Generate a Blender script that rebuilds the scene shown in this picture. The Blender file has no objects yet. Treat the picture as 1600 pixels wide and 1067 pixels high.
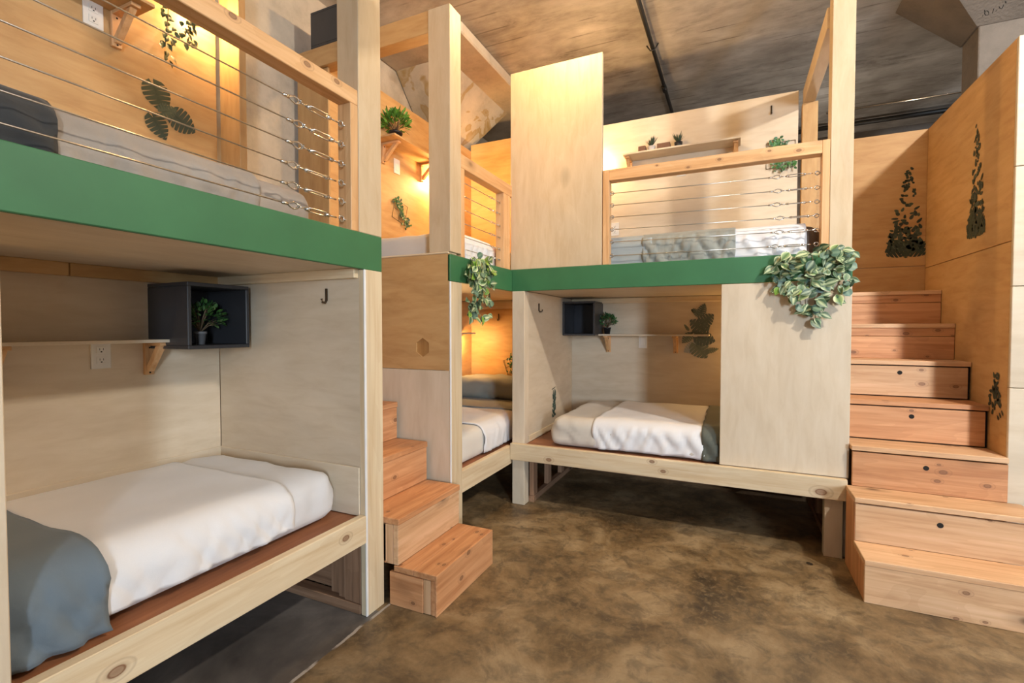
import bpy, bmesh, math, random
from mathutils import Vector, Matrix, noise
random.seed(7)
SC = bpy.context.scene
COL = SC.collection
PI = math.pi

# ------------------------------------------------------------------ camera
yaw = math.atan(346 / 750.0); pit = math.atan(20 / 750.0)
fw = Vector((-math.sin(yaw) * math.cos(pit), math.cos(yaw) * math.cos(pit), -math.sin(pit)))
rt = Vector((math.cos(yaw), math.sin(yaw), 0)); upv = rt.cross(fw)
cd = bpy.data.cameras.new('camera'); cam = bpy.data.objects.new('camera', cd); COL.objects.link(cam)
cd.sensor_width = 36; cd.lens = 36 * 750 / 1600; cd.clip_start = 0.02
M = Matrix((rt, upv, -fw)).transposed().to_4x4(); M.translation = (0, 0, 1.3)
cam.matrix_world = M
SC.camera = cam
SC.view_settings.view_transform = 'Standard'; SC.view_settings.look = 'None'
SC.view_settings.exposure = -0.24; SC.view_settings.gamma = 1; SC.view_settings.use_curve_mapping = False
wd = bpy.data.worlds.new('world'); SC.world = wd; wd.use_nodes = True
wd.node_tree.nodes['Background'].inputs[0].default_value = (.75, .85, 1, 1)
wd.node_tree.nodes['Background'].inputs[1].default_value = .25

WARM = (1.0, .60, .23)
def light(kind, name, loc, energy, color, size=.1, sizey=None, rot=None):
    d = bpy.data.lights.new(name, kind); d.energy = energy; d.color = color
    if kind == 'AREA':
        d.shape = 'RECTANGLE'; d.size = size; d.size_y = sizey or size
    elif kind == 'POINT': d.shadow_soft_size = size
    elif kind == 'SPOT': d.shadow_soft_size = size
    o = bpy.data.objects.new(name, d); COL.objects.link(o); o.location = loc
    if rot: o.rotation_euler = rot
    return o
# daylight window in the wall behind the camera, then an added wide fill light
light('AREA', 'daylight_window', (4.75, -4.96, 2.0), 640, (.72, .86, 1), .9, 2.0, (PI / 2, 0, 0))
light('AREA', 'fill_light_wide', (-.6, -4.96, 2.0), 6, (.93, .96, 1), 4.4, 2.0, (PI / 2, 0, 0))  # weak wide light added for overall fill

# ------------------------------------------------------------------ materials
MATS = {}
def nt(m):
    m.use_nodes = True
    t = m.node_tree; b = t.nodes['Principled BSDF']
    return t, b
def N(t, typ, **kw):
    n = t.nodes.new(typ)
    for k, v in kw.items():
        if hasattr(n, k): setattr(n, k, v)
        else: n.inputs[k.replace('_', ' ')].default_value = v
    return n
def ramp(t, fac, stops):
    r = t.nodes.new('ShaderNodeValToRGB'); e = r.color_ramp.elements
    while len(e) < len(stops): e.new(.5)
    for i, (p, c) in enumerate(stops):
        e[i].position = p; e[i].color = (*c, 1) if len(c) == 3 else c
    t.links.new(fac, r.inputs[0]); return r.outputs[0]
def mixc(t, fac, a, b, mode='MIX'):
    m = t.nodes.new('ShaderNodeMix'); m.data_type = 'RGBA'; m.blend_type = mode
    for i, v in ((0, fac), (6, a), (7, b)):
        if hasattr(v, 'is_output'): t.links.new(v, m.inputs[i])
        else: m.inputs[i].default_value = v if i == 0 else (*v, 1)
    return m.outputs[2]
def math_(t, op, a, b=None, c=None):
    m = t.nodes.new('ShaderNodeMath'); m.operation = op
    for i, v in enumerate((a, b, c)):
        if v is None: continue
        if hasattr(v, 'is_output'): t.links.new(v, m.inputs[i])
        else: m.inputs[i].default_value = v
    return m.outputs[0]
def objvec(t, scale, rnd=20):
    tc = N(t, 'ShaderNodeTexCoord'); oi = N(t, 'ShaderNodeObjectInfo')
    mp = N(t, 'ShaderNodeMapping'); mp.inputs['Scale'].default_value = scale
    t.links.new(tc.outputs['Object'], mp.inputs['Vector'])
    v = N(t, 'ShaderNodeVectorMath', operation='SCALE'); v.inputs[0].default_value = (1, .7, 1.3)
    t.links.new(math_(t, 'MULTIPLY', oi.outputs['Random'], rnd), v.inputs['Scale'])
    t.links.new(v.outputs[0], mp.inputs['Location'])
    return mp.outputs[0], tc.outputs['Object'], oi.outputs['Random']
def plain(name, col, rough=.6, metal=0, bump=0, bscale=200, spec=.5):
    if name in MATS: return MATS[name]
    m = bpy.data.materials.new(name); t, b = nt(m)
    vec, _, _ = objvec(t, (1, 1, 1))
    n = N(t, 'ShaderNodeTexNoise', Scale=6.0, Detail=4.0); t.links.new(vec, n.inputs['Vector'])
    c = ramp(t, n.outputs[0], [(.3, tuple(x * .9 for x in col)), (.7, tuple(min(1, x * 1.06) for x in col))])
    t.links.new(c, b.inputs['Base Color'])
    b.inputs['Roughness'].default_value = rough; b.inputs['Metallic'].default_value = metal
    b.inputs['Specular IOR Level'].default_value = spec
    if bump:
        n2 = N(t, 'ShaderNodeTexNoise', Scale=float(bscale), Detail=3.0); t.links.new(vec, n2.inputs['Vector'])
        bp = N(t, 'ShaderNodeBump', Strength=bump, Distance=.002); t.links.new(n2.outputs[0], bp.inputs['Height'])
        t.links.new(bp.outputs[0], b.inputs['Normal'])
    MATS[name] = m; return m
WOODS = {  # light, mid, dark, grain scale, stretch, knots, rough
    'birch': ((.70, .605, .475), (.67, .57, .435), (.63, .525, .39), 22, 5, .05, .5),
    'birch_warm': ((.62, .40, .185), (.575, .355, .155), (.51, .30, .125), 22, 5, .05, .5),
    'hexplug': ((.50, .29, .11), (.44, .24, .085), (.36, .18, .06), 26, 9, 0, .5),
    'honey': ((.70, .57, .40), (.665, .53, .36), (.62, .475, .305), 22, 5, .05, .5),  # birch with the warm lamp light put into its colour
    'pine': ((.80, .69, .50), (.75, .615, .42), (.66, .50, .31), 34, 22, .0, .5),
    'fir': ((.72, .39, .20), (.62, .31, .145), (.46, .20, .085), 30, 20, .5, .5),
    'fir_pale': ((.78, .52, .32), (.70, .44, .25), (.55, .31, .16), 30, 20, .5, .5),
    'rail': ((.80, .52, .28), (.72, .43, .21), (.58, .31, .13), 34, 22, .35, .45),
    'redply': ((.37, .155, .07), (.315, .125, .055), (.235, .09, .04), 30, 16, 0, .45),
    'oldlumber': ((.40, .24, .15), (.32, .185, .11), (.20, .11, .065), 40, 22, .2, .7),
}
def wood(kind, axis, knots=()):
    key = (kind, axis, tuple(knots))
    if key in MATS: return MATS[key]
    c1, c2, c3, gs, st, kn, ro = WOODS[kind]
    m = bpy.data.materials.new('%s_%s' % (kind, axis.lower())); t, b = nt(m)
    sc = [1.0, 1.0, 1.0]; sc['XYZ'.index(axis)] = 1.0 / st
    vec, raw, rnd = objvec(t, sc)
    n1 = N(t, 'ShaderNodeTexNoise', Scale=float(gs), Detail=5.0, Roughness=.6, Distortion=.5); t.links.new(vec, n1.inputs['Vector'])
    col = ramp(t, n1.outputs[0], [(.32, c3), (.48, c2), (.66, c1)])
    sc2 = [1.0, 1.0, 1.0]; sc2['XYZ'.index(axis)] = .3
    vec2, _, _ = objvec(t, sc2)
    n2 = N(t, 'ShaderNodeTexNoise', Scale=3.2, Detail=3.0, Distortion=1.2); t.links.new(vec2, n2.inputs['Vector'])
    band = math_(t, 'FRACT', math_(t, 'MULTIPLY', n2.outputs[0], 9.0))     # cathedral figure
    col = mixc(t, math_(t, 'MULTIPLY', band, .10 if kind.startswith('birch') else .26), col, c3)
    tone = ramp(t, n2.outputs[0], [(.3, (.90, .88, .86)), (.7, (1.05, 1.04, 1.03))])
    col = mixc(t, 1.0, col, tone, 'MULTIPLY')
    tn2 = ramp(t, rnd, [(0, (.90, .89, .87)), (1, (1.04, 1.04, 1.04))])
    col = mixc(t, 1.0, col, tn2, 'MULTIPLY')
    if kn:
        sc3 = [1.0, 1.0, 1.0]; sc3['XYZ'.index(axis)] = .55
        vec3, _, _ = objvec(t, sc3)
        vo = N(t, 'ShaderNodeTexVoronoi', Scale=5.5 if not kind.startswith('birch') else 4.0); t.links.new(vec3, vo.inputs['Vector'])
        gate = math_(t, 'LESS_THAN', N_sep(t, vo.outputs['Color']), kn)
        kd = ramp(t, vo.outputs['Distance'], [(.06, (1, 1, 1)), (.13, (.35, .35, .35)), (.30, (0, 0, 0))])
        f = math_(t, 'MULTIPLY', gate, kd)
        if kind.startswith('birch'): f = math_(t, 'MULTIPLY', f, .45)
        col = mixc(t, f, col, tuple(x * .28 for x in c3) if not kind.startswith('birch') else (.40, .24, .10))
    for (p, r) in knots:
        sv = N(t, 'ShaderNodeVectorMath', operation='SUBTRACT'); t.links.new(raw, sv.inputs[0]); sv.inputs[1].default_value = p
        sm = N(t, 'ShaderNodeVectorMath', operation='MULTIPLY'); t.links.new(sv.outputs[0], sm.inputs[0])
        s = [1.0, 1.0, 1.0]; s['XYZ'.index(axis)] = .62; sm.inputs[1].default_value = s
        ln = N(t, 'ShaderNodeVectorMath', operation='LENGTH'); t.links.new(sm.outputs[0], ln.inputs[0])
        d = math_(t, 'DIVIDE', ln.outputs['Value'], r)
        f = ramp(t, math_(t, 'MULTIPLY', d, .25), [(.0, (.75,) * 3), (.16, (.7,) * 3), (.22, (1,) * 3), (.27, (.3,) * 3), (.40, (.05,) * 3), (.5, (.28,) * 3), (.56, (0,) * 3)])
        col = mixc(t, f, col, (.20, .09, .045))
    t.links.new(col, b.inputs['Base Color']); b.inputs['Roughness'].default_value = ro
    b.inputs['Specular IOR Level'].default_value = .35
    bp = N(t, 'ShaderNodeBump', Strength=.12, Distance=.001); t.links.new(n1.outputs[0], bp.inputs['Height'])
    t.links.new(bp.outputs[0], b.inputs['Normal'])
    MATS[key] = m; return m
def N_sep(t, out):
    s = t.nodes.new('ShaderNodeSeparateColor'); t.links.new(out, s.inputs[0]); return s.outputs[0]

def concrete_ceiling():
    m = bpy.data.materials.new('board_formed_concrete'); t, b = nt(m)
    tc = N(t, 'ShaderNodeTexCoord')
    mp = N(t, 'ShaderNodeMapping'); mp.inputs['Scale'].default_value = (.45, 1.25, 1); t.links.new(tc.outputs['Object'], mp.inputs[0])
    n = N(t, 'ShaderNodeTexNoise', Scale=4.5, Detail=8.0, Roughness=.72, Distortion=.3); t.links.new(mp.outputs[0], n.inputs['Vector'])
    n2 = N(t, 'ShaderNodeTexNoise', Scale=1.1, Detail=4.0, Roughness=.6); t.links.new(tc.outputs['Object'], n2.inputs['Vector'])
    c = ramp(t, n.outputs[0], [(.28, (.23, .205, .18)), (.42, (.45, .42, .385)), (.55, (.57, .54, .50)), (.72, (.66, .635, .60))])
    c2 = ramp(t, n2.outputs[0], [(.34, (.55, .52, .49)), (.66, (1.12, 1.12, 1.12))])
    c = mixc(t, 1.0, c, c2, 'MULTIPLY')
    # joints of the shuttering boards, running along X
    sx = N(t, 'ShaderNodeSeparateXYZ'); t.links.new(tc.outputs['Object'], sx.inputs[0])
    fr = math_(t, 'FRACT', math_(t, 'MULTIPLY', sx.outputs[1], 5.5))
    ed = math_(t, 'LESS_THAN', fr, .07)
    n3 = N(t, 'ShaderNodeTexNoise', Scale=2.6, Detail=3.0); t.links.new(tc.outputs['Object'], n3.inputs['Vector'])
    f = math_(t, 'MULTIPLY', ed, ramp(t, n3.outputs[0], [(.5, (0, 0, 0)), (.62, (.55, .55, .55))]))
    c = mixc(t, f, c, (.10, .08, .06))
    t.links.new(c, b.inputs['Base Color']); b.inputs['Roughness'].default_value = .9
    bp = N(t, 'ShaderNodeBump', Strength=.35, Distance=.01); t.links.new(n.outputs[0], bp.inputs['Height']); t.links.new(bp.outputs[0], b.inputs['Normal'])
    return m
def concrete(name, base, stain=None, bumpy=.3):
    m = bpy.data.materials.new(name); t, b = nt(m)
    tc = N(t, 'ShaderNodeTexCoord')
    n = N(t, 'ShaderNodeTexNoise', Scale=3.0, Detail=8.0, Roughness=.65); t.links.new(tc.outputs['Object'], n.inputs['Vector'])
    c = ramp(t, n.outputs[0], [(.3, tuple(x * .7 for x in base)), (.5, base), (.7, tuple(min(1, x * 1.2) for x in base))])
    if stain:
        n2 = N(t, 'ShaderNodeTexNoise', Scale=2.6, Detail=3.0, Distortion=2.0); t.links.new(tc.outputs['Object'], n2.inputs['Vector'])
        c = mixc(t, ramp(t, n2.outputs[0], [(.50, (0, 0, 0)), (.54, (.75, .75, .75)), (.62, (.4, .4, .4)), (.7, (.8, .8, .8))]), c, stain)
    n4 = N(t, 'ShaderNodeTexNoise', Scale=60.0, Detail=3.0); t.links.new(tc.outputs['Object'], n4.inputs['Vector'])
    t.links.new(c, b.inputs['Base Color']); b.inputs['Roughness'].default_value = .92
    bp = N(t, 'ShaderNodeBump', Strength=bumpy, Distance=.006); t.links.new(n4.outputs[0], bp.inputs['Height']); t.links.new(bp.outputs[0], b.inputs['Normal'])
    return m
def floor_mat():
    m = bpy.data.materials.new('stained_concrete_floor'); t, b = nt(m)
    tc = N(t, 'ShaderNodeNewGeometry'); P = tc.outputs['Position']
    def nz(s, d=6.0, r=.6, dist=0.0):
        n = N(t, 'ShaderNodeTexNoise', Scale=float(s), Detail=float(d), Roughness=r, Distortion=dist); t.links.new(P, n.inputs['Vector']); return n.outputs[0]
    a = nz(2.2, 9, .68, .4)
    c = ramp(t, a, [(.30, (.045, .031, .017)), (.41, (.14, .088, .038)), (.50, (.26, .17, .078)), (.64, (.44, .32, .175))])
    g = nz(9, 8, .7, .6)
    c = mixc(t, ramp(t, g, [(.47, (0, 0, 0)), (.60, (.55, .55, .55))]), c, (.055, .040, .024))
    g3 = nz(26, 6, .75, .8)
    c = mixc(t, ramp(t, g3, [(.50, (0, 0, 0)), (.64, (.45, .45, .45))]), c, (.34, .24, .125))
    # grey worn area towards the camera and the left-hand pour of the slab
    sx = N(t, 'ShaderNodeSeparateXYZ'); t.links.new(P, sx.inputs[0])
    X, Y = sx.outputs[0], sx.outputs[1]
    w = nz(7, 5)
    xe = math_(t, 'ADD', X, math_(t, 'MULTIPLY', math_(t, 'SUBTRACT', w, .5), .03))
    left = math_(t, 'MULTIPLY', math_(t, 'LESS_THAN', xe, -1.462), math_(t, 'LESS_THAN', Y, 1.72))
    gc = ramp(t, a, [(.3, (.055, .055, .057)), (.5, (.13, .128, .127)), (.68, (.23, .222, .215))])
    c = mixc(t, math_(t, 'MULTIPLY', left, .9), c, gc)
    mr = N(t, 'ShaderNodeMapRange'); t.links.new(math_(t, 'ADD', Y, math_(t, 'MULTIPLY', X, -.35)), mr.inputs[0])
    mr.inputs[1].default_value = 2.6; mr.inputs[2].default_value = 1.2
    gw = ramp(t, a, [(.3, (.075, .055, .038)), (.5, (.165, .122, .082)), (.68, (.30, .235, .165))])
    c = mixc(t, math_(t, 'MULTIPLY', mr.outputs[0], .55), c, gw)
    # pale filled joint between the two pours
    dj = math_(t, 'ABSOLUTE', math_(t, 'ADD', xe, 1.462))
    jm = math_(t, 'MULTIPLY', math_(t, 'LESS_THAN', dj, .007), ramp(t, nz(5, 4), [(.42, (0, 0, 0)), (.5, (.8, .8, .8))]))
    c = mixc(t, math_(t, 'MULTIPLY', jm, math_(t, 'LESS_THAN', Y, 1.9)), c, (.55, .50, .44))
    # a few dark chips
    vo = N(t, 'ShaderNodeTexVoronoi', Scale=1.9); t.links.new(P, vo.inputs['Vector'])
    vd = math_(t, 'ADD', vo.outputs['Distance'], math_(t, 'MULTIPLY', math_(t, 'SUBTRACT', g3, .5), .06))
    c = mixc(t, math_(t, 'MULTIPLY', math_(t, 'LESS_THAN', vd, .045), .8), c, (.012, .010, .009))
    c = mixc(t, 1.0, c, (.86, .87, .90), 'MULTIPLY')
    t.links.new(c, b.inputs['Base Color'])
    ro = ramp(t, a, [(.3, (.34,) * 3), (.7, (.52,) * 3)]); t.links.new(ro, b.inputs['Roughness'])
    bp = N(t, 'ShaderNodeBump', Strength=.15, Distance=.004); t.links.new(g, bp.inputs['Height']); t.links.new(bp.outputs[0], b.inputs['Normal'])
    return m
def cloth(name, col, weave=420, rough=.9, mottle=.06):
    if name in MATS: return MATS[name]
    m = bpy.data.materials.new(name); t, b = nt(m)
    tc = N(t, 'ShaderNodeTexCoord')
    n = N(t, 'ShaderNodeTexNoise', Scale=float(weave), Detail=2.0); t.links.new(tc.outputs['Object'], n.inputs['Vector'])
    n2 = N(t, 'ShaderNodeTexNoise', Scale=5.0, Detail=3.0); t.links.new(tc.outputs['Object'], n2.inputs['Vector'])
    c = ramp(t, n2.outputs[0], [(.3, tuple(x * (1 - mottle) for x in col)), (.7, col)])
    c = mixc(t, math_(t, 'MULTIPLY', n.outputs[0], .22), c, tuple(x * .7 for x in col))
    t.links.new(c, b.inputs['Base Color']); b.inputs['Roughness'].default_value = rough
    b.inputs['Sheen Weight'].default_value = .15; b.inputs['Specular IOR Level'].default_value = .2
    bp = N(t, 'ShaderNodeBump', Strength=.3, Distance=.001); t.links.new(n.outputs[0], bp.inputs['Height']); t.links.new(bp.outputs[0], b.inputs['Normal'])
    MATS[name] = m; return m
def leafmat(name, vcol=True, col=(.1, .3, .08), rough=.45):
    m = bpy.data.materials.new(name); t, b = nt(m)
    oi = N(t, 'ShaderNodeObjectInfo')
    if vcol:
        a = N(t, 'ShaderNodeVertexColor'); a.layer_name = 'col'; c = a.outputs[0]
    else:
        n = N(t, 'ShaderNodeTexNoise', Scale=40.0); c = ramp(t, n.outputs[0], [(.3, tuple(x * .5 for x in col)), (.7, col)])
    c = mixc(t, 1.0, c, ramp(t, oi.outputs['Random'], [(0, (.55, .62, .62)), (.5, (.95, 1, .9)), (1, (1.25, 1.2, .95))]), 'MULTIPLY')
    t.links.new(c, b.inputs['Base Color']); b.inputs['Roughness'].default_value = rough
    return m
GREEN = plain('green_paint', (.036, .155, .060), .55)
STEEL = plain('steel', (.78, .76, .72), .22, 1.0)
CABLE = plain('cable_steel', (.60, .58, .55), .3, 1.0)
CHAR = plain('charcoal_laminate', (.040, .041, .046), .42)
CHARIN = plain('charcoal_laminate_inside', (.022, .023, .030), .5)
WHITEP = plain('white_plastic', (.78, .75, .70), .35)
DARK = plain('dark_hole', (.012, .010, .009), .9)
WHITEEDGE = plain('white_edge_paint', (.80, .78, .76), .5)
BLACKPIPE = plain('black_pipe', (.014, .013, .012), .45)
BRONZE = plain('bronze_hook', (.12, .085, .055), .35, .8)
WIRE = plain('brass_wire', (.10, .07, .04), .4, .6)
POTGREY = plain('grey_pot', (.20, .20, .21), .55)
POTBLACK = plain('black_pot', (.018, .018, .02), .4)
POTGLASS = plain('pale_pot', (.50, .48, .46), .3)
BOXWOOD = plain('dark_wood_box', (.16, .075, .04), .6)
STEM = plain('plant_stem', (.16, .11, .06), .7)
CEIL = concrete_ceiling()
CONC = concrete('rough_concrete', (.50, .43, .34))
CONCD = concrete('dark_concrete', (.17, .14, .115))
CONCM = concrete('aggregate_concrete', (.21, .175, .145), None, .8)
FOAM = concrete('stained_capital_concrete', (.50, .42, .31), (.36, .22, .05))
FLOOR = floor_mat()
LEAFV = leafmat('variegated_leaf')
LEAFB = leafmat('bush_leaf')
DECAL = leafmat('decal_print', True, rough=.6)

# ------------------------------------------------------------------ objects
WL = {}
def link(name, me, loc, parent=None):
    o = bpy.data.objects.new(name, me); COL.objects.link(o)
    loc = Vector(loc); WL[o] = loc
    if parent is not None:
        o.parent = parent; o.location = loc - WL[parent]
    else: o.location = loc
    return o
def thing(name, label, cat, loc, group=None):
    o = link(name, None, loc); o.empty_display_size = .05
    tag(o, label, cat, group); return o
def tag(o, label, cat=None, group=None, kind=None):
    if label: o['label'] = label
    if cat: o['category'] = cat
    if group: o['group'] = group
    if kind: o['kind'] = kind
    return o
def struct(o, label=None):
    o['kind'] = 'structure'
    if label: o['label'] = label
    return o
def mesh(name, verts, faces, mat, loc=(0, 0, 0), parent=None, smooth=False):
    me = bpy.data.meshes.new(name); L = Vector(loc)
    me.from_pydata([Vector(v) - L for v in verts], [], faces)
    if mat: me.materials.append(mat)
    if smooth: me.polygons.foreach_set('use_smooth', [True] * len(me.polygons))
    me.update(); return link(name, me, loc, parent)
def bm_obj(name, bm, mat, loc, parent=None, smooth=False):
    me = bpy.data.meshes.new(name); bm.normal_update(); bm.to_mesh(me); bm.free()
    if mat: me.materials.append(mat)
    if smooth: me.polygons.foreach_set('use_smooth', [True] * len(me.polygons))
    return link(name, me, loc, parent)
def box(name, parent, x0, x1, y0, y1, z0, z1, mat='birch', bev=.0025, axis=None, knots=()):
    x0, x1 = sorted((x0, x1)); y0, y1 = sorted((y0, y1)); z0, z1 = sorted((z0, z1))
    c = Vector(((x0 + x1) / 2, (y0 + y1) / 2, (z0 + z1) / 2)); s = (x1 - x0, y1 - y0, z1 - z0)
    bm = bmesh.new(); bmesh.ops.create_cube(bm, size=1)
    for v in bm.verts: v.co = Vector((v.co.x * s[0], v.co.y * s[1], v.co.z * s[2]))
    bv = min(bev, min(s) * .3)
    if bv > 0: bmesh.ops.bevel(bm, geom=bm.edges[:], offset=bv, segments=1, affect='EDGES')
    if isinstance(mat, str):
        ax = axis or 'XYZ'[max(range(3), key=lambda i: s[i])]
        mat = wood(mat, ax, tuple((tuple(Vector(p) - c), r) for p, r in knots))
    return bm_obj(name, bm, mat, c, parent)
def tube(bm, pts, r, seg=6, closed=False):
    pts = [Vector(p) for p in pts]; n = len(pts); rings = []
    for i, p in enumerate(pts):
        a = pts[(i - 1) % n] if closed or i > 0 else p
        b = pts[(i + 1) % n] if closed or i < n - 1 else p
        d = (b - a).normalized(); u = d.orthogonal().normalized() if abs(d.z) > .9 else d.cross(Vector((0, 0, 1))).normalized()
        w = d.cross(u); rr = r[i] if isinstance(r, (list, tuple)) else r
        rings.append([bm.verts.new(p + (u * math.cos(2 * PI * k / seg) + w * math.sin(2 * PI * k / seg)) * rr) for k in range(seg)])
    for i in range(n if closed else n - 1):
        A, B = rings[i], rings[(i + 1) % n]
        for k in range(seg): bm.faces.new((A[k], A[(k + 1) % seg], B[(k + 1) % seg], B[k]))
    if not closed:
        bm.faces.new(rings[0][::-1]); bm.faces.new(rings[-1])
def tubes(name, parent, paths, r, mat, loc, seg=6):
    bm = bmesh.new(); L = Vector(loc)
    for p in paths:
        closed = len(p) > 3 and (Vector(p[0]) - Vector(p[-1])).length < 1e-6
        q = p[:-1] if closed else p
        tube(bm, [Vector(v) - L for v in q], r, seg, closed)
    return bm_obj(name, bm, mat, loc, parent, True)
def prism(name, parent, prof, ax, a0, a1, mat, loc=None, bev=.002):
    """prof: list of 2D points in the plane normal to ax ('Y': (x,z), 'X': (y,z))"""
    f = (lambda p, a: (p[0], a, p[1])) if ax == 'Y' else (lambda p, a: (a, p[0], p[1]))
    vs = [f(p, a0) for p in prof] + [f(p, a1) for p in prof]; n = len(prof)
    c = sum((Vector(v) for v in vs), Vector()) / (2 * n)
    bm = bmesh.new(); V = [bm.verts.new(Vector(v) - c) for v in vs]
    bm.faces.new(V[:n]); bm.faces.new(V[n:][::-1])
    for i in range(n): bm.faces.new((V[i], V[n + i], V[n + (i + 1) % n], V[(i + 1) % n]))
    bmesh.ops.recalc_face_normals(bm, faces=bm.faces[:])
    if bev: bmesh.ops.bevel(bm, geom=bm.edges[:], offset=bev, segments=1, affect='EDGES')
    return bm_obj(name, bm, mat, c, parent)
def lathe(name, parent, prof, mat, loc, seg=20):
    bm = bmesh.new(); rings = []
    for r, z in prof:
        rings.append([bm.verts.new((r * math.cos(2 * PI * k / seg), r * math.sin(2 * PI * k / seg), z)) for k in range(seg)])
    for A, B in zip(rings, rings[1:]):
        for k in range(seg): bm.faces.new((A[k], A[(k + 1) % seg], B[(k + 1) % seg], B[k]))
    bm.faces.new(rings[0][::-1])
    bm.faces.new(rings[-1])
    return bm_obj(name, bm, mat, loc, parent, True)

XL, YC, XB, YB, XR, XW = -1.485, 3.24, -2.48, 4.38, .597, 1.25
CZ = 3.68
# ------------------------------------------------------------------ the setting
struct(box('floor', None, -3.2, 6.2, -5.4, 7.6, -.12, 0, FLOOR, 0), 'dark stained concrete floor')
WL_f = [o for o in COL.objects if o.name == 'floor'][0]
struct(box('ceiling', None, -3.2, 6.2, -5.4, 7.6, CZ, CZ + .2, CEIL, 0), 'board-marked concrete ceiling')
struct(box('wall_left', None, -3.0, -2.76, -5.4, 7.6, 0, CZ, CONC, 0), 'bare concrete wall behind the left bunks')
struct(box('wall_back', None, -2.76, 6.0, 7.1, 7.4, 0, CZ, CONCD, 0), 'dark concrete wall far at the back')
struct(box('wall_right', None, 5.9, 6.1, -5.2, 7.1, 0, CZ, CONCD, 0), 'concrete wall at the far right')
# wall behind the camera with two windows, the wide one added for fill
wf = struct(box('wall_front', None, -2.76, 5.9, -5.3, -5.05, 0, .95, CONCD, 0), 'concrete wall with windows behind the viewer')
for (x0, x1, z0, z1) in ((-2.76, 5.9, 3.05, CZ), (-2.76, -2.9 + .0, .95, 3.05), (1.65, 3.5, .95, 3.05), (5.5, 5.9, .95, 3.05)):
    if x1 > x0: box('wall_section', wf, x0, x1, -5.3, -5.05, z0, z1, CONCD, 0)
def window(n, x0, x1, z0, z1, nx):
    w = link('window_%d' % n, None, ((x0 + x1) / 2, -5.15, z0)); struct(w, 'unseen steel framed window behind the viewer')
    for i in range(nx + 1):
        x = x0 + (x1 - x0) * i / nx; box('mullion', w, x - .02, x + .02, -5.2, -5.12, z0, z1, BLACKPIPE)
    for z in (z0, (z0 + z1) / 2, z1): box('transom', w, x0, x1, -5.2, -5.12, z - .02, z + .02, BLACKPIPE)
window(1, -2.76, 1.65, .95, 3.05, 5); window(2, 3.5, 5.5, .95, 3.05, 3)

# concrete drop panel with flared column capital, left
def frustum(name, top, zt, bot, zb, mat, parent=None):
    (a0, a1, b0, b1), (c0, c1, d0, d1) = top, bot
    vs = [(a0, b0, zt), (a1, b0, zt), (a1, b1, zt), (a0, b1, zt), (c0, d0, zb), (c1, d0, zb), (c1, d1, zb), (c0, d1, zb)]
    return mesh(name, vs, [(0, 1, 2, 3), (7, 6, 5, 4), (0, 4, 5, 1), (1, 5, 6, 2), (2, 6, 7, 3), (3, 7, 4, 0)], mat, ((a0 + a1) / 2, (b0 + b1) / 2, zb), parent)
cl = link('column_left', None, (-2.6, 4.15, 0)); struct(cl, 'concrete column with flared stained capital, left')
box('drop_panel', cl, -2.76, -1.93, 3.26, 5.3, 3.59, CZ, CONC, .012)
frustum('capital', (-2.75, -2.22, 3.5, 4.68), 3.59, (-2.75, -2.62, 4.0, 4.35), 3.05, FOAM, cl)
box('shaft', cl, -2.75, -2.62, 4.42, 4.75, 0, 3.5, CONC, .01)
cr = link('column_right', None, (1.9, 4.75, 0)); struct(cr, 'concrete column with flared capital, right')
box('shaft', cr, 1.522, 2.2, 4.43, 4.70, 0, 3.40, CONCM, .006)
frustum('capital', (1.08, 2.64, 3.9, 4.55), CZ - .005, (1.51, 2.21, 4.425, 4.70), 3.395, CONCM, cr)
# marker scrawl on the sloping face of the right capital
SCRAWL = [[(1.4952, 4.3797, 3.4223), (1.5049, 4.3741, 3.4251)], [(1.5163, 4.3572, 3.4337), (1.5163, 4.369, 3.4277)], [(1.5444, 4.3533, 3.4357), (1.5455, 4.3618, 3.4314), (1.5416, 4.3659, 3.4293), (1.5342, 4.3641, 3.4302), (1.5262, 4.357, 3.4338), (1.5205, 4.3474, 3.4387), (1.5195, 4.3389, 3.443), (1.5233, 4.3348, 3.4451), (1.5307, 4.3366, 3.4442), (1.5387, 4.3437, 3.4406), (1.5444, 4.3533, 3.4357)], [(1.5124, 4.3272, 3.449), (1.5223, 4.3451, 3.4399)], [(1.5622, 4.33, 3.4476), (1.5633, 4.3456, 3.4396), (1.5636, 4.3592, 3.4327)], [(1.5784, 4.3513, 3.4367), (1.5825, 4.3408, 3.4421)], [(1.5844, 4.3241, 3.4506), (1.5961, 4.3384, 3.4433), (1.6058, 4.3427, 3.4411), (1.6063, 4.3277, 3.4488), (1.6057, 4.3181, 3.4536)], [(1.6081, 4.3, 3.4628), (1.6143, 4.3109, 3.4573)]]
tag(tubes('marker_writing', None, SCRAWL, .0032, DARK, (1.55, 4.35, 3.437), 5), 'dark handwritten scrawl on the capital of the right column', 'writing')
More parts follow.
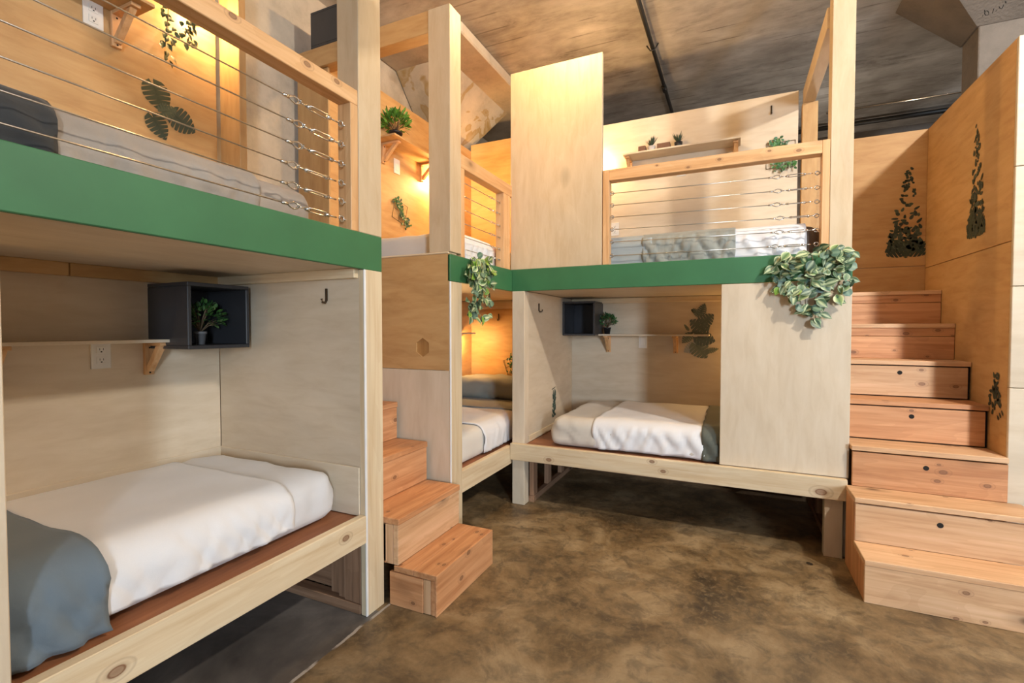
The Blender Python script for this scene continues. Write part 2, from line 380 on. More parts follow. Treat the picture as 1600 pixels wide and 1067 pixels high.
# conduits on the ceiling
cdt = tubes('ceiling_conduit', None, [[(-.645, -1.5, CZ - .03), (-.645, 3.5, CZ - .03), (-.625, 6.9, CZ - .03)]], .017, BLACKPIPE, (-.64, 3, CZ - .03), 8)
tag(cdt, 'black conduit crossing the ceiling towards the back bunk', 'pipe')
cc = tubes('conduit_coupling', None, [[(-.64, 4.9, CZ - .03), (-.64, 5.0, CZ - .03)]], .024, BLACKPIPE, (-.64, 4.95, CZ - .03), 8)
cc.parent = cdt; cc.location = WL[cc] - WL[cdt]
for y in (2.2, 4.2):
    s = tubes('pipe_strap', None, [[(-.69, y, CZ - .004), (-.66, y, CZ - .05), (-.625, y, CZ - .05), (-.595, y, CZ - .004)]], .006, BLACKPIPE, (-.64, y, CZ - .02), 5)
    s.parent = cdt; s.location = WL[s] - WL[cdt]
p2 = tubes('sprinkler_pipe', None, [[(.0, 6.62, CZ - .06), (4.4, 6.62, CZ - .06)]], .028, BLACKPIPE, (1.5, 6.62, CZ - .06), 8)
tag(p2, 'black pipe under the ceiling behind the right stairs', 'pipe')
p3 = tubes('ceiling_conduit', None, [[(.9, 6.3, CZ - .012), (4.4, 6.3, CZ - .012)]], .012, STEEL, (1.5, 6.3, CZ - .012), 8)
tag(p3, 'thin bright conduit beside the black pipe above the right stairs', 'pipe')

# ------------------------------------------------------------------ railing hardware
def hw_mesh():
    bm = bmesh.new()                                   # turnbuckle along +Y, centre 0
    for s in (-1, 1):
        tube(bm, [(s * .006, -.042, 0), (s * .008, -.03, 0), (s * .008, .03, 0), (s * .006, .042, 0)], .0028, 5)
    for s in (-1, 1): tube(bm, [(0, s * .036, 0), (0, s * .050, 0)], .0075, 6)
    tube(bm, [(0, .05, 0), (0, .085, 0)], .003, 5); tube(bm, [(0, -.05, 0), (0, -.08, 0)], .003, 5)
    tb = bpy.data.meshes.new('turnbuckle'); bm.to_mesh(tb); bm.free()
    bm = bmesh.new()                                   # cable thimble with clamp
    tube(bm, [(0, -.030, 0), (0, -.020, .006), (0, -.004, .011), (0, .010, .007), (0, .014, 0), (0, .010, -.007), (0, -.004, -.011), (0, -.020, -.006)], .003, 5, True)
    tube(bm, [(0, -.048, 0), (0, -.026, 0)], .0055, 6)
    tube(bm, [(-.008, .012, -.004), (0, .02, 0), (.008, .012, .004)], .004, 5)
    th = bpy.data.meshes.new('thimble'); bm.to_mesh(th); bm.free()
    bm = bmesh.new()                                   # eye bolt with washer
    tube(bm, [(0, .011 * math.cos(k * PI / 5), .011 * math.sin(k * PI / 5)) for k in range(10)], .0035, 5, True)
    tube(bm, [(0, .010, 0), (0, .05, 0)], .0035, 5)
    tube(bm, [(0, .032, 0), (0, .036, 0)], .011, 8)
    eb = bpy.data.meshes.new('eye_bolt'); bm.to_mesh(eb); bm.free()
    for me in (tb, th, eb):
        me.materials.append(STEEL); me.polygons.foreach_set('use_smooth', [True] * len(me.polygons))
    return tb, th, eb
TB, TH, EB = hw_mesh()
def cables(root, ax, a0, a1, c, zs, zs0=None, k=1.0):
    """cables along ax from a0 to the post at a1; c is the other coordinate"""
    zs0 = zs0 or zs
    for i, (z, z0) in enumerate(zip(zs, zs0)):
        P = (lambda a, zz: (c, a, zz)) if ax == 'Y' else (lambda a, zz: (a, c, zz))
        zz = lambda a: z0 + (z - z0) * (a - a0) / (a1 - a0)
        ce = a1 - .235 * k + random.uniform(-.02, .02) * k
        tubes('cable', root, [[P(a0, z0), P(ce, zz(ce))]], .0026, CABLE, P((a0 + ce) / 2, (z0 + zz(ce)) / 2), 5)
        rz = 0 if ax == 'Y' else -PI / 2
        spin = random.uniform(-.8, .8)
        for nm, me, a in (('thimble', TH, ce + .03 * k), ('turnbuckle', TB, ce + .125 * k), ('eye_bolt', EB, a1 - .018 * k)):
            o = link(nm, me, P(a, zz(a)), root); o.rotation_euler = (0, spin if nm == 'turnbuckle' else 0, rz); o.scale = (k, k, k)
        if k > .8:
            e = link('eye_bolt', EB, P(a0 + .012, z0), root); e.rotation_euler = (0, 0, rz + PI)

# ------------------------------------------------------------------ bunk along the left
KA = (((-1.487, 1.06, 2.315), .009), ((-1.487, 1.36, 2.308), .010), ((-1.487, 1.51, 2.312), .009), ((-1.487, .6, 2.29), .009))
KC = (((-.09, 3.222, 2.335), .007), ((.18, 3.222, 2.345), .006), ((.33, 3.222, 2.325), .008), ((-.46, 3.222, 2.35), .005), ((-.27, 3.222, 2.312), .006))
Y0 = -.42; YA = 1.665; YE = 1.778
A = thing('bunk_bed', 'nearest birch plywood bunk at the left with long green deck edge', 'bunk bed', (-2.0, .6, 0), 'built-in plywood bunks')
box('back_panel', A, XB - .018, XB, Y0, YA, .30, 1.57, 'birch', axis='Y')
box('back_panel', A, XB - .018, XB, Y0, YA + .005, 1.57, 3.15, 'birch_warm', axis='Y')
box('end_panel', A, XB, XL - .02, YA, YA + .018, .44, 1.565, 'birch', axis='X')
box('stair_panel', A, XB, XL - .02, YE - .018, YE, .0, 1.72, 'birch', axis='X')
box('end_post', A, XL - .035, XL, YA - .003, YE, 0, 1.563, 'pine', axis='Z')
box('edge_strip', A, XL - .008, XL + .001, YA - .006, YA + .007, 0, 1.563, WHITEEDGE)
box('wall_trim', A, XB, XB + .010, Y0, YA, .455, .675, 'birch', axis='Y')
box('wall_trim', A, XB + .01, XL - .036, YA - .010, YA, .455, .675, 'birch', axis='X')
box('cleat', A, XB, XB + .035, Y0, 1.02, 1.515, 1.568, 'birch_warm', axis='Y')
box('cleat', A, XB, XB + .035, 1.023, YA, 1.515, 1.568, 'birch_warm', axis='Y')
box('cleat', A, XB + .035, XL - .036, YA - .03, YA, 1.525, 1.568, 'pine', axis='X')
box('upper_deck', A, XB, XL - .02, Y0, YE, 1.568, 1.66, 'birch', axis='Y')
box('deck_fascia', A, XL - .02, XL, Y0 - .2, YE, 1.563, 1.722, GREEN)
box('bed_rail', A, XL - .038, XL, Y0, YA - .004, .338, .462, 'pine', axis='Y', knots=(((XL, 1.535, .410), .012), ((XL, .70, .385), .014)))
box('bed_platform', A, XB, XL - .038, Y0, YA, .425, .452, 'redply', axis='Y')
box('privacy_panel', A, XL - .02, XL, Y0, .497, .463, 1.563, 'birch', axis='Z')
box('head_panel', A, XB, XL, Y0 - .02, Y0, 0, 1.565, 'birch', axis='X')
# stud wall under the bed end
box('sill_plate', A, XB, XL - .04, YA - .005, YA + .055, 0, .045, 'oldlumber', axis='X')
for x0, x1, y0 in ((-1.575, -1.525, .0), (-1.67, -1.632, .012), (-1.735, -1.672, .03), (-2.1, -2.06, .01), (-2.42, -2.38, .01)):
    box('stud', A, x0, x1, YA + y0, YA + .075, .045, .425, 'oldlumber', axis='Z')
box('under_board', A, XL - .14, XL - .04, YA + .002, YA + .02, .045, .42, 'oldlumber', axis='Z')
box('under_board', A, XB, -1.73, YA + .06, YA + .08, .045, .24, 'oldlumber', axis='X')
box('under_board', A, XB, -1.73, YA + .06, YA + .08, .25, .42, 'oldlumber', axis='X')
# upper posts and railing
box('upper_post', A, -1.605, XL, 1.632, YE, 1.722, CZ, 'honey', axis='Z')
box('back_post', A, XB - .01, -2.335, YA + .03, YA + .07, 1.66, 3.3, 'birch_warm', axis='Z')
box('rail_post', A, -1.558, XL - .002, 1.586, 1.631, 1.722, 2.262, 'rail', axis='Z')
box('hand_rail', A, -1.558, XL - .002, Y0, 1.631, 2.262, 2.328, 'rail', axis='Y', knots=KA)
cables(A, 'Y', Y0, 1.586, -1.522, (2.168, 2.083, 2.001, 1.919, 1.842, 1.768), k=1.18)

# ------------------------------------------------------------------ left staircase
_box = box
KR = random.Random(11)
def box(name, parent, x0, x1, y0, y1, z0, z1, mat='birch', bev=.0025, axis=None, knots=()):
    if mat in ('fir', 'fir_pale') and not knots and axis in ('X', 'Y'):
        lo = [min(x0, x1), min(y0, y1), min(z0, z1)]; hi = [max(x0, x1), max(y0, y1), max(z0, z1)]
        ks = []
        for _ in range(KR.choice((1, 2, 3, 4))):
            p = [KR.uniform(a, b) for a, b in zip(lo, hi)]
            if name == 'tread': p[2] = hi[2]
            elif axis == 'X': p[1] = lo[1]
            else: p[0] = hi[0]
            ks.append((tuple(p), KR.uniform(.005, .011)))
        knots = tuple(ks)
    return _box(name, parent, x0, x1, y0, y1, z0, z1, mat, bev, axis, knots)
S = thing('staircase', 'short fir stairs squeezed between the left bunk and the corner bunk', 'stairs', (-1.5, 2.06, 0))
SX = [-1.196, -1.405, -1.625, -1.84, -2.05, -2.26]; SZ = [.19, .412, .637, .857, 1.075, 1.29]
ya, yb = 1.786, 2.338
for i, (x, z) in enumerate(zip(SX, SZ)):
    xb = SX[i + 1] if i < 5 else -2.47
    zb = SZ[i - 1] if i else 0
    if i == 0:
        box('tread', S, x - .012, x - .128, ya, yb, z - .028, z, 'fir', axis='Y')
        box('tread', S, x - .13, xb - .03, ya, yb, z - .028, z, 'fir', axis='Y')
    else:
        box('tread', S, x, xb - .03, ya, yb, z - .03, z, 'fir', axis='Y')
    box('riser', S, x - .012 if i == 0 else x - .006, x - .034, ya + .002, yb, zb + .002, z - .03, 'fir' if i != 1 else 'fir_pale', axis='Y')
    if i < 2:
        box('side_board', S, x - .075, xb - .055 if i == 0 else xb + .07, ya, ya + .018, zb + .002 if i else 0, z - .032, 'fir', axis='X')
        box('corner_stud', S, x - .036, x - .074, ya + .002, ya + .05, zb + .002, z - .032, 'fir_pale', axis='Z')
box('nosing', S, SX[0], SX[0] - .012, ya, yb, .0, .19, 'fir', axis='Y')
box('side_board', S, XL - .03, -1.475, ya, ya + .02, .20, .38, 'fir_pale', axis='Z')

# ------------------------------------------------------------------ corner bunk
B = thing('bunk_bed', 'narrow corner plywood bunk seen between small left stairs and back bunk', 'bunk bed', (-2.0, 3.3, 0), 'built-in plywood bunks')
BY = 2.372
hx, hz, hr = -1.681, 1.188, .057
hexa = [(hx + hr * math.cos(k * PI / 3 + PI / 6 * 0 + PI / 2) * .92, hz + hr * math.sin(k * PI / 3 + PI / 2)) for k in range(6)]
def panel_with_hole():
    x0, x1, z0, z1 = XB, XL - .012, 1.057, 1.735
    bm = bmesh.new(); c = Vector(((x0 + x1) / 2, BY, (z0 + z1) / 2))
    q = [(x1, z1), (hx, z1), (x0, z1), (x0, z0), (hx, z0), (x1, z0)]
    # hexagon pts start at top going counter-clockwise: top, upper-left(-x), lower-left, bottom, lower-right, upper-right
    hex_ = [hexa[0], hexa[1], hexa[2], hexa[3], hexa[4], hexa[5]]
    def V(p, y): return bm.verts.new((p[0] - c.x, y - c.y, p[1] - c.z))
    F = [V(p, BY) for p in hex_]; K = [V(p, BY + .018) for p in hex_]; O = [V(p, BY) for p in q]
    top, tl, bl, bot, br, tr = F
    TR, TM, TL, BL, BM, BR = O
    for f in ((TM, TL, tl, top), (TL, BL, bl, tl), (BL, BM, bot, bl), (BM, BR, br, bot), (BR, TR, tr, br), (TR, TM, top, tr)): bm.faces.new(f)
    for i in range(6): bm.faces.new((F[i], F[(i + 1) % 6], K[(i + 1) % 6], K[i]))
    OB = [V(p, BY + .018) for p in q]
    for i in range(6): bm.faces.new((O[i], OB[i], OB[(i + 1) % 6], O[(i + 1) % 6]))
    bmesh.ops.recalc_face_normals(bm, faces=bm.faces[:])
    return bm_obj('stair_panel', bm, wood('birch_warm', 'X'), c, B)
panel_with_hole()
box('hexagon_plug', B, hx - .07, hx + .07, BY + .008, BY + .03, hz - .07, hz + .07, 'hexplug', axis='Z')
box('stair_panel', B, XB, XL - .012, BY, BY + .018, 0, 1.055, 'birch', axis='Z')
box('panel_cap', B, XB, XL - .012, BY - .004, BY + .09, 1.735, 1.745, 'pine', axis='X')
box('end_post', B, XL - .04, XL, BY + .001, 2.50, 0, 1.574, 'pine', axis='Z')
box('edge_strip', B, XL - .008, XL + .001, BY - .002, BY + .010, 0, 1.574, WHITEEDGE)
box('inner_panel', B, XB, XL - .04, 2.48, 2.498, .43, 1.575, 'birch', axis='X')
box('deck_fascia', B, XL - .02, XL, BY, YC + .0, 1.576, 1.73, GREEN)
box('upper_deck', B, XB, XL - .02, BY + .02, YB - .02, 1.582, 1.66, 'birch', axis='Y')
box('upper_post', B, -1.632, XL, BY, 2.495, 1.745, 3.15, 'honey', axis='Z')
box('header_beam', B, -2.72, -1.632, BY + .004, 2.47, 3.022, 3.15, 'birch_warm', axis='X')
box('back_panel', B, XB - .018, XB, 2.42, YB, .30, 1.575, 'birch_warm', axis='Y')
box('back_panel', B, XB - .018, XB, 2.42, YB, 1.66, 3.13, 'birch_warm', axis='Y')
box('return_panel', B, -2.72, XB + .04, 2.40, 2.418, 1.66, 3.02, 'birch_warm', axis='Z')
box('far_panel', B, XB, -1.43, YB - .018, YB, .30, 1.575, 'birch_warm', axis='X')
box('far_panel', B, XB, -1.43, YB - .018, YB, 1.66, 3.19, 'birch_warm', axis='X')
box('cleat', B, XB, -1.43, YB - .05, YB - .018, 1.50, 1.58, 'pine', axis='X')
box('bed_rail', B, XL - .038, XL, 2.50, 3.213, .302, .435, 'pine', axis='Y')
box('bed_platform', B, XB, XL - .038, 2.50, YB - .02, .398, .425, 'redply', axis='Y')
box('rail_post', B, -1.552, XL - .002, 3.085, 3.19, 1.73, 2.262, 'rail', axis='Z')
box('rail_post', B, -1.552, XL - .002, 2.497, 2.54, 1.73, 2.262, 'rail', axis='Z')
box('hand_rail', B, -1.552, XL - .002, 2.497, 3.235, 2.262, 2.345, 'rail', axis='Y')
cables(B, 'Y', 2.54, 3.10, -1.515, (2.195, 2.113, 2.03, 1.947, 1.865, 1.79), k=.75)

# ------------------------------------------------------------------ bunk along the back
Cb = thing('bunk_bed', 'birch plywood bunk along the back with tall panel and cable railing', 'bunk bed', (-.45, 3.8, 0), 'built-in plywood bunks')
box('corner_post', Cb, XL + .002, -1.385, YC - .022, YC + .06, 0, 1.574, 'birch', axis='Z')
box('bed_rail', Cb, XL + .002, .585, YC - .06, YC - .022, .338, .458, 'pine', axis='X',
    knots=(((-1.18, YC - .06, .37), .012), ((-.47, YC - .06, .44), .010), ((-.40, YC - .06, .385), .010), ((.46, YC - .06, .375), .018)))
box('bed_platform', Cb, -1.385, .58, YC - .022, YB - .02, .425, .450, 'redply', axis='X')
box('left_panel', Cb, -1.425, -1.386, YC + .06, YB - .02, .30, 1.575, 'birch', axis='Y')
box('left_panel', Cb, -1.432, -1.412, YC + .04, YB - .02, 1.66, 3.15, 'birch', axis='Y')
box('back_panel', Cb, -1.41, .60, YB - .018, YB, .30, 1.575, 'birch', axis='X')
box('back_panel', Cb, -1.41, .44, YB - .018, YB, 1.66, 3.15, 'birch', axis='X')
box('cleat', Cb, -1.38, .57, YB - .055, YB - .018, 1.53, 1.575, 'pine', axis='X')
box('wall_trim', Cb, -1.386, -1.378, YC + .06, YB - .02, .452, .50, 'pine', axis='Y')
box('right_panel', Cb, .578, XR, YC + .0005, YB, 0, 1.577, 'birch', axis='Y')
box('privacy_panel', Cb, -.07, XR, YC - .02, YC - .002, .459, 1.572, 'birch', axis='Z')
box('deck_fascia', Cb, XL, XR, YC - .022, YC, 1.574, 1.732, GREEN)
box('upper_deck', Cb, -1.43, XR, YC, YB - .02, 1.578, 1.66, 'birch', axis='X')
box('tall_panel', Cb, XL - .012, -.817, YC - .02, YC + .012, 1.732, 3.155, 'honey', axis='Z')
box('rail_post', Cb, -.812, -.769, YC - .018, YC + .055, 1.732, 2.366, 'rail', axis='Z')
box('rail_post', Cb, .445, .483, YC - .018, YC + .055, 1.732, 2.366, 'rail', axis='Z')
box('hand_rail', Cb, -.769, .445, YC - .018, YC + .055, 2.292, 2.366, 'rail', axis='X', knots=KC)
cables(Cb, 'X', -.769, .445, YC + .02, (2.193, 2.110, 2.03, 1.95, 1.868, 1.787), (2.215, 2.135, 2.055, 1.972, 1.888, 1.795))
box('upper_post', Cb, .484, .592, YC - .02, YC + .08, 1.732, CZ, 'honey', axis='Z')
box('side_beam', Cb, .47, .545, YC + .08, YB, 3.03, 3.15, 'honey', axis='Y')
box('back_post', Cb, .462, .565, YB - .06, YB + .015, 1.66, 3.03, 'birch_warm', axis='Z')
box('right_leg', Cb, .482, .572, YC - .03, YC + .03, 0, .425, 'birch', axis='Z')
# lumber frame under the bed
box('sill_plate', Cb, -1.385, -1.345, YC + .06, YB - .03, 0, .045, 'oldlumber', axis='Y')
box('sill_plate', Cb, -1.30, .5, YB - .10, YB - .03, 0, .045, 'oldlumber', axis='X')
box('sill_plate', Cb, .52, .56, YC + .05, YB - .12, 0, .045, 'oldlumber', axis='Y')
for y in (3.31, 3.62, 3.95): box('stud', Cb, -1.384, -1.348, y, y + .075, .045, .425, 'oldlumber', axis='Z')
for x in (-1.15, -.75, -.35, .05): box('stud', Cb, x, x + .04, YB - .09, YB - .04, .045, .42, 'oldlumber', axis='Z')
for y, z in ((3.36, .12), (3.55, .24), (3.80, .045)): box('stud', Cb, .522, .558, y, y + .05, z, .42, 'oldlumber', axis='Z')
for x in (-.9, -.2): box('joist', Cb, x, x + .04, YC + .0, YB - .12, .335, .425, 'oldlumber', axis='Y')

# ------------------------------------------------------------------ plywood walls round the right stairs
ws = link('wall_stair_back', None, (.92, 4.41, 0)); struct(ws, 'plywood wall at the head of the right stairs')
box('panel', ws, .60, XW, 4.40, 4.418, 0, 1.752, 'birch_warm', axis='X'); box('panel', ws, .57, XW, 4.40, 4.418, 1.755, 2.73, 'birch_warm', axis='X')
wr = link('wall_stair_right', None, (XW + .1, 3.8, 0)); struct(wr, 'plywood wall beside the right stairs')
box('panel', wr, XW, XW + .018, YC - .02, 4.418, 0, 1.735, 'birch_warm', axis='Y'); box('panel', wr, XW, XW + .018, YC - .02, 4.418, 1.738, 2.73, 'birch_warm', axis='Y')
for z0, z1 in ((0, 1.004), (1.007, 1.508), (1.511, 2.096), (2.099, 2.73)):
    box('panel', wr, XW + .0, 3.4, YC - .042, YC - .021, z0, z1, 'birch', axis='X')

# ------------------------------------------------------------------ right staircase
S2 = thing('staircase', 'wide fir stairs with finger-hole drawers climbing at the right', 'stairs', (.92, 3.4, 0))
TY = [2.74, 2.965, 3.175, 3.392, 3.615, 3.85, 4.08]; TZ = [.205, .432, .657, .886, 1.107, 1.332, 1.556]
sl, sr = .577, 1.248
for i, (y, z) in enumerate(zip(TY, TZ)):
    x0 = sl if i < 2 else XR + .003
    x1 = 1.256 if i < 2 else sr
    if i < 2: x1 = 1.40 if i == 0 else 1.30
    if i == 2: x1 = sr
    yb_ = TY[i + 1] + .01 if i < 6 else 4.398
    zb = TZ[i - 1] if i else 0
    x0t = sl if i < 2 else XR + .002
    box('tread', S2, x0t, x1, y, yb_, z - .027, z, 'fir_pale' if i != 3 else 'fir', axis='X')
    if i in (1, 2, 3, 4):
        if i != 1 and i != 2: box('riser_frame', S2, x0 + .004, x1 - .0, y + .022, y + .034, zb, z - .027, DARK, 0)
        d = box('drawer', S2, x0 + .004, x1 - (.012 if i > 2 else .0), y + .006, y + .022, zb + (.006 if i > 2 else .001), z - .034, 'fir_pale' if i in (1, 4) else 'fir', axis='X')
        hxx, hzz = [None, .924, .926, .919, .918][i], [None, .343, .568, .804, 1.034][i]
        bm = bmesh.new(); tube(bm, [(0, 0, 0), (0, -.004, 0)], .0125 if i > 1 else .013, 14)
        bm_obj('finger_hole', bm, DARK, (hxx, y + .0085, hzz), d)
    elif i == 0:
        box('riser', S2, x0, x1, y + .002, y + .022, 0, z - .027, 'fir_pale', axis='X')
    else:
        zm = z - .027 - .055
        box('riser', S2, x0, x1, y + .006, y + .022, zm + .002, z - .027, 'fir', axis='X')
        box('riser', S2, x0, x1, y + .006, y + .022, zb, zm, 'fir', axis='X')
# stepped side panel of the two lowest steps
prof = [(TY[0] + .004, 0), (TY[0] + .004, TZ[0] - .03), (TY[1] + .008, TZ[0] - .03), (TY[1] + .008, TZ[1] - .03), (3.175, TZ[1] - .03), (3.175, 0)]
prism('side_panel', S2, prof, 'X', sl + .001, sl + .016, wood('fir', 'Z'))

# ------------------------------------------------------------------ bedding
def rbox(name, parent, x0, x1, y0, y1, z0, z1, r, mat, amp=.008, freq=5, n=(28, 14, 7), sag=0, seed=0, rb=None):
    """soft box: rounded, with wrinkles"""
    bm = bmesh.new(); nx, ny, nz = n
    cx, cy = (x0 + x1) / 2, (y0 + y1) / 2; c = Vector((cx, cy, z0))
    hxx, hyy = (x1 - x0) / 2, (y1 - y0) / 2; h = z1 - z0
    cache = {}
    def pt(a, b, d):
        key = (round(a, 4), round(b, 4), round(d, 4))
        if key in cache: return cache[key]
        p = Vector((a * hxx, b * hyy, d * h))
        rr = r; rbb = rb if rb is not None else r * .5
        q = Vector((max(-hxx + rr, min(hxx - rr, p.x)), max(-hyy + rr, min(hyy - rr, p.y)), max(rbb, min(h - rr, p.z))))
        dv = p - q
        if dv.length > 1e-9:
            R = rr if p.z > rbb else rr
            if dv.z < 0: dv = Vector((dv.x, dv.y, dv.z * rr / rbb)); dn = dv.normalized() * rr; dn.z *= rbb / rr
            else: dn = dv.normalized() * R
            p2 = q + dn; nrm = dv.normalized()
        else: p2, nrm = p, Vector((0, 0, 1))
        w = p2 + c
        side = min(1.0, abs(nrm.x) + abs(nrm.y))
        k = noise.noise(Vector((w.x * freq + seed, w.y * freq, w.z * 3))) + .5 * noise.noise(Vector((w.x * freq * 2.7, w.y * freq * 2.7 + seed, w.z * 6)))
        fold = 1 - abs(noise.noise(Vector((w.x * 9 + seed + w.z * 6, w.y * 9 - w.z * 5, seed))))
        fade = min(1, d * 6)
        p2 = p2 + nrm * (amp * k + side * amp * 2.6 * (fold - .75) + side * amp * .7 * noise.noise(Vector((w.x * 22 + w.z * 14, w.y * 22 - w.z * 14, w.z * 8 + seed)))) * fade
        if d > .5: p2.z -= sag * (1 - side) * 0
        v = bm.verts.new(p2); cache[key] = v; return v
    def grid(f, na, nb, flip=False):
        for i in range(na):
            for j in range(nb):
                q = [f(i / na, j / nb), f((i + 1) / na, j / nb), f((i + 1) / na, (j + 1) / nb), f(i / na, (j + 1) / nb)]
                if len(set(q)) < 3: continue
                try: bm.faces.new(q[::-1] if flip else q)
                except ValueError: pass
    S_ = lambda t: math.sin((t - .5) * PI) * .35 + (2 * t - 1) * .65
    grid(lambda a, b: pt(S_(a), S_(b), 1), nx, ny); grid(lambda a, b: pt(S_(a), S_(b), 0), nx, ny, True)
    grid(lambda a, b: pt(S_(a), -1, b), nx, nz); grid(lambda a, b: pt(S_(a), 1, b), nx, nz, True)
    grid(lambda a, b: pt(-1, S_(a), b), ny, nz, True); grid(lambda a, b: pt(1, S_(a), b), ny, nz)
    bmesh.ops.recalc_face_normals(bm, faces=bm.faces[:])
    return bm_obj(name, bm, mat, c, parent, True)
def drape(name, ax, u0, u1, v0, v1, zb, zt, r, mat, amp=.006, fold=.012, seed=0, nu=40, thick=.006, zb2=None, skew=0, hem=0.0):
    """cloth band laid across a mattress: u along the bed, v across, open at both ends"""
    prof = []
    zb2 = zb if zb2 is None else zb2
    for k in range(7): prof.append((v0, zb + (zt - r - zb) * k / 7, (-1, 0)))
    for k in range(6):
        a = PI - (PI / 2) * k / 6; prof.append((v0 + r + r * math.cos(a), zt - r + r * math.sin(a), (math.cos(a), math.sin(a))))
    for k in range(15): prof.append((v0 + r + (v1 - v0 - 2 * r) * k / 14, zt, (0, 1)))
    for k in range(1, 7):
        a = PI / 2 - (PI / 2) * k / 6; prof.append((v1 - r + r * math.cos(a), zt - r + r * math.sin(a), (math.cos(a), math.sin(a))))
    for k in range(1, 8): prof.append((v1, zt - r - (zt - r - zb2) * k / 7, (1, 0)))
    bm = bmesh.new(); rows = []
    c = Vector(((u0 + u1) / 2, (v0 + v1) / 2, zb)) if ax == 'X' else Vector(((v0 + v1) / 2, (u0 + u1) / 2, zb))
    for i in range(nu + 1):
        row = []
        for (v, z, nn) in prof:
            t = i / nu
            u = u0 + (u1 - u0) * t + skew * (v - v0) / (v1 - v0) + .012 * noise.noise(Vector((v * 6, z * 6, seed + t)))
            k = noise.noise(Vector((u * 5 + seed, v * 5, z * 3)))
            down = max(0, (zt - z) / (zt - zb))
            fo = (abs(noise.noise(Vector((u * 13 + seed * 3 + z * 9, z * 2.5, seed)))) - .2) + .5 * noise.noise(Vector((u * 31 - z * 14 + seed, z * 5, seed)))
            d = max(-.010, min(.009, amp * k + fold * (fo - .12) * 2.0 * min(1, down * 2.5) * (1 if z < zt - r * .3 else 0)))
            vv, zz = v + nn[0] * d, z + nn[1] * d
            if down > .9 and hem: zz += hem * noise.noise(Vector((u * 8, seed, 1)))
            p = Vector((u, vv, zz)) if ax == 'X' else Vector((vv, u, zz))
            row.append(bm.verts.new(p - c))
        rows.append(row)
    for a, b in zip(rows, rows[1:]):
        for k in range(len(prof) - 1): bm.faces.new((a[k], a[k + 1], b[k + 1], b[k]))
    bmesh.ops.recalc_face_normals(bm, faces=bm.faces[:])
    o = bm_obj(name, bm, mat, c, None, True)
    s = o.modifiers.new('thickness', 'SOLIDIFY'); s.thickness = thick; s.offset = 1
    return o
WHITE = cloth('white_cotton', (.80, .80, .82)); CREAM = cloth('cream_cotton', (.74, .70, .64)); SHEET = cloth('pale_grey_sheet', (.74, .735, .75))
SLATE = cloth('slate_linen', (.15, .19, .225)); SAGE = cloth('sage_grey_linen', (.30, .31, .28)); OAT = cloth('oatmeal_weave', (.39, .335, .285), 160, mottle=.18)
GREYBL = cloth('blue_grey_sheet', (.36, .40, .41)); DKGREY = cloth('charcoal_throw', (.055, .055, .055), 120, mottle=.3); DKSAGE = cloth('dark_sage_linen', (.12, .13, .11))
BROWNM = cloth('taupe_sheet', (.20, .15, .12)); PALETAUPE = cloth('pale_taupe_sheet', (.44, .365, .30), 160, mottle=.2); BEIGE = cloth('beige_sheet', (.62, .57, .50))
def bed(name, label, group, *a, **k):
    return tag(rbox(name, None, *a, **k), label, 'mattress', group)
# lower left bed
G = 'bunk mattresses'
bed('mattress', 'mattress in pale grey fitted sheet in the nearest lower bunk', G, -2.44, -1.600, -.36, 1.635, .452, .668, .10, SHEET, amp=.010, seed=1, n=(18, 48, 9), rb=.06)
tag(drape('blanket', 'Y', .70, 1.36, -2.447, -1.586, .498, .676, .10, WHITE, .005, .014, 3, 44, hem=.012, thick=.004), 'white blanket spread over the nearest lower bed', 'blanket', 'folded blankets')
tag(drape('blanket', 'Y', -.33, .722, -2.458, -1.555, .47, .697, .115, SLATE, .008, .03, 5, 60, hem=.004), 'slate grey-blue cover over the near end of nearest lower bed', 'blanket', 'folded blankets')
# upper left bed
bed('mattress', 'mattress in taupe sheet behind the upper left cable railing', G, -2.44, -1.60, -.36, 1.50, 1.66, 1.872, .07, PALETAUPE, amp=.006, seed=9, n=(14, 44, 7))
tag(drape('blanket', 'Y', .635, 1.225, -2.445, -1.585, 1.68, 1.882, .085, OAT, .012, .014, 11, 60, hem=.006), 'oatmeal grey blanket over the upper left bed', 'blanket', 'folded blankets')
tag(drape('blanket', 'Y', -.33, .64, -2.455, -1.572, 1.67, 1.900, .095, DKGREY, .012, .02, 13, 44, hem=.006), 'charcoal throw over the near end of the upper left bed', 'blanket', 'folded blankets')
# corner bunk lower
bed('mattress', 'mattress in cream sheet in the lower corner bunk', G, -2.44, -1.56, 2.56, 4.33, .425, .63, .07, CREAM, amp=.005, seed=21, n=(14, 36, 7))
tag(drape('blanket', 'Y', 2.90, 3.52, -2.446, -1.55, .445, .638, .085, WHITE, .006, .012, 23, 30), 'cream white blanket on the lower corner bed', 'blanket', 'folded blankets')
tag(drape('blanket', 'Y', 3.48, 4.10, -2.449, -1.545, .44, .648, .085, SAGE, .008, .02, 25, 30), 'sage grey cover on the lower corner bed below the pillow', 'blanket', 'folded blankets')
tag(rbox('pillow', None, -2.42, -1.62, 3.88, 4.33, .648, .84, .085, SAGE, amp=.025, freq=4, n=(20, 14, 6), seed=31, rb=.06), 'sage grey pillow under the lamp in the lower corner bunk', 'pillow')
# corner bunk upper
bed('mattress', 'mattress in white sheet on the upper corner bunk', G, -2.44, -1.57, 2.52, 4.33, 1.66, 1.905, .06, CREAM, amp=.006, seed=41, n=(14, 36, 7))
tag(drape('blanket', 'Y', 2.66, 3.06, -2.446, -1.56, 1.68, 1.913, .075, WHITE, .006, .012, 43, 30), 'white blanket on the upper corner bunk behind its railing', 'blanket', 'folded blankets')
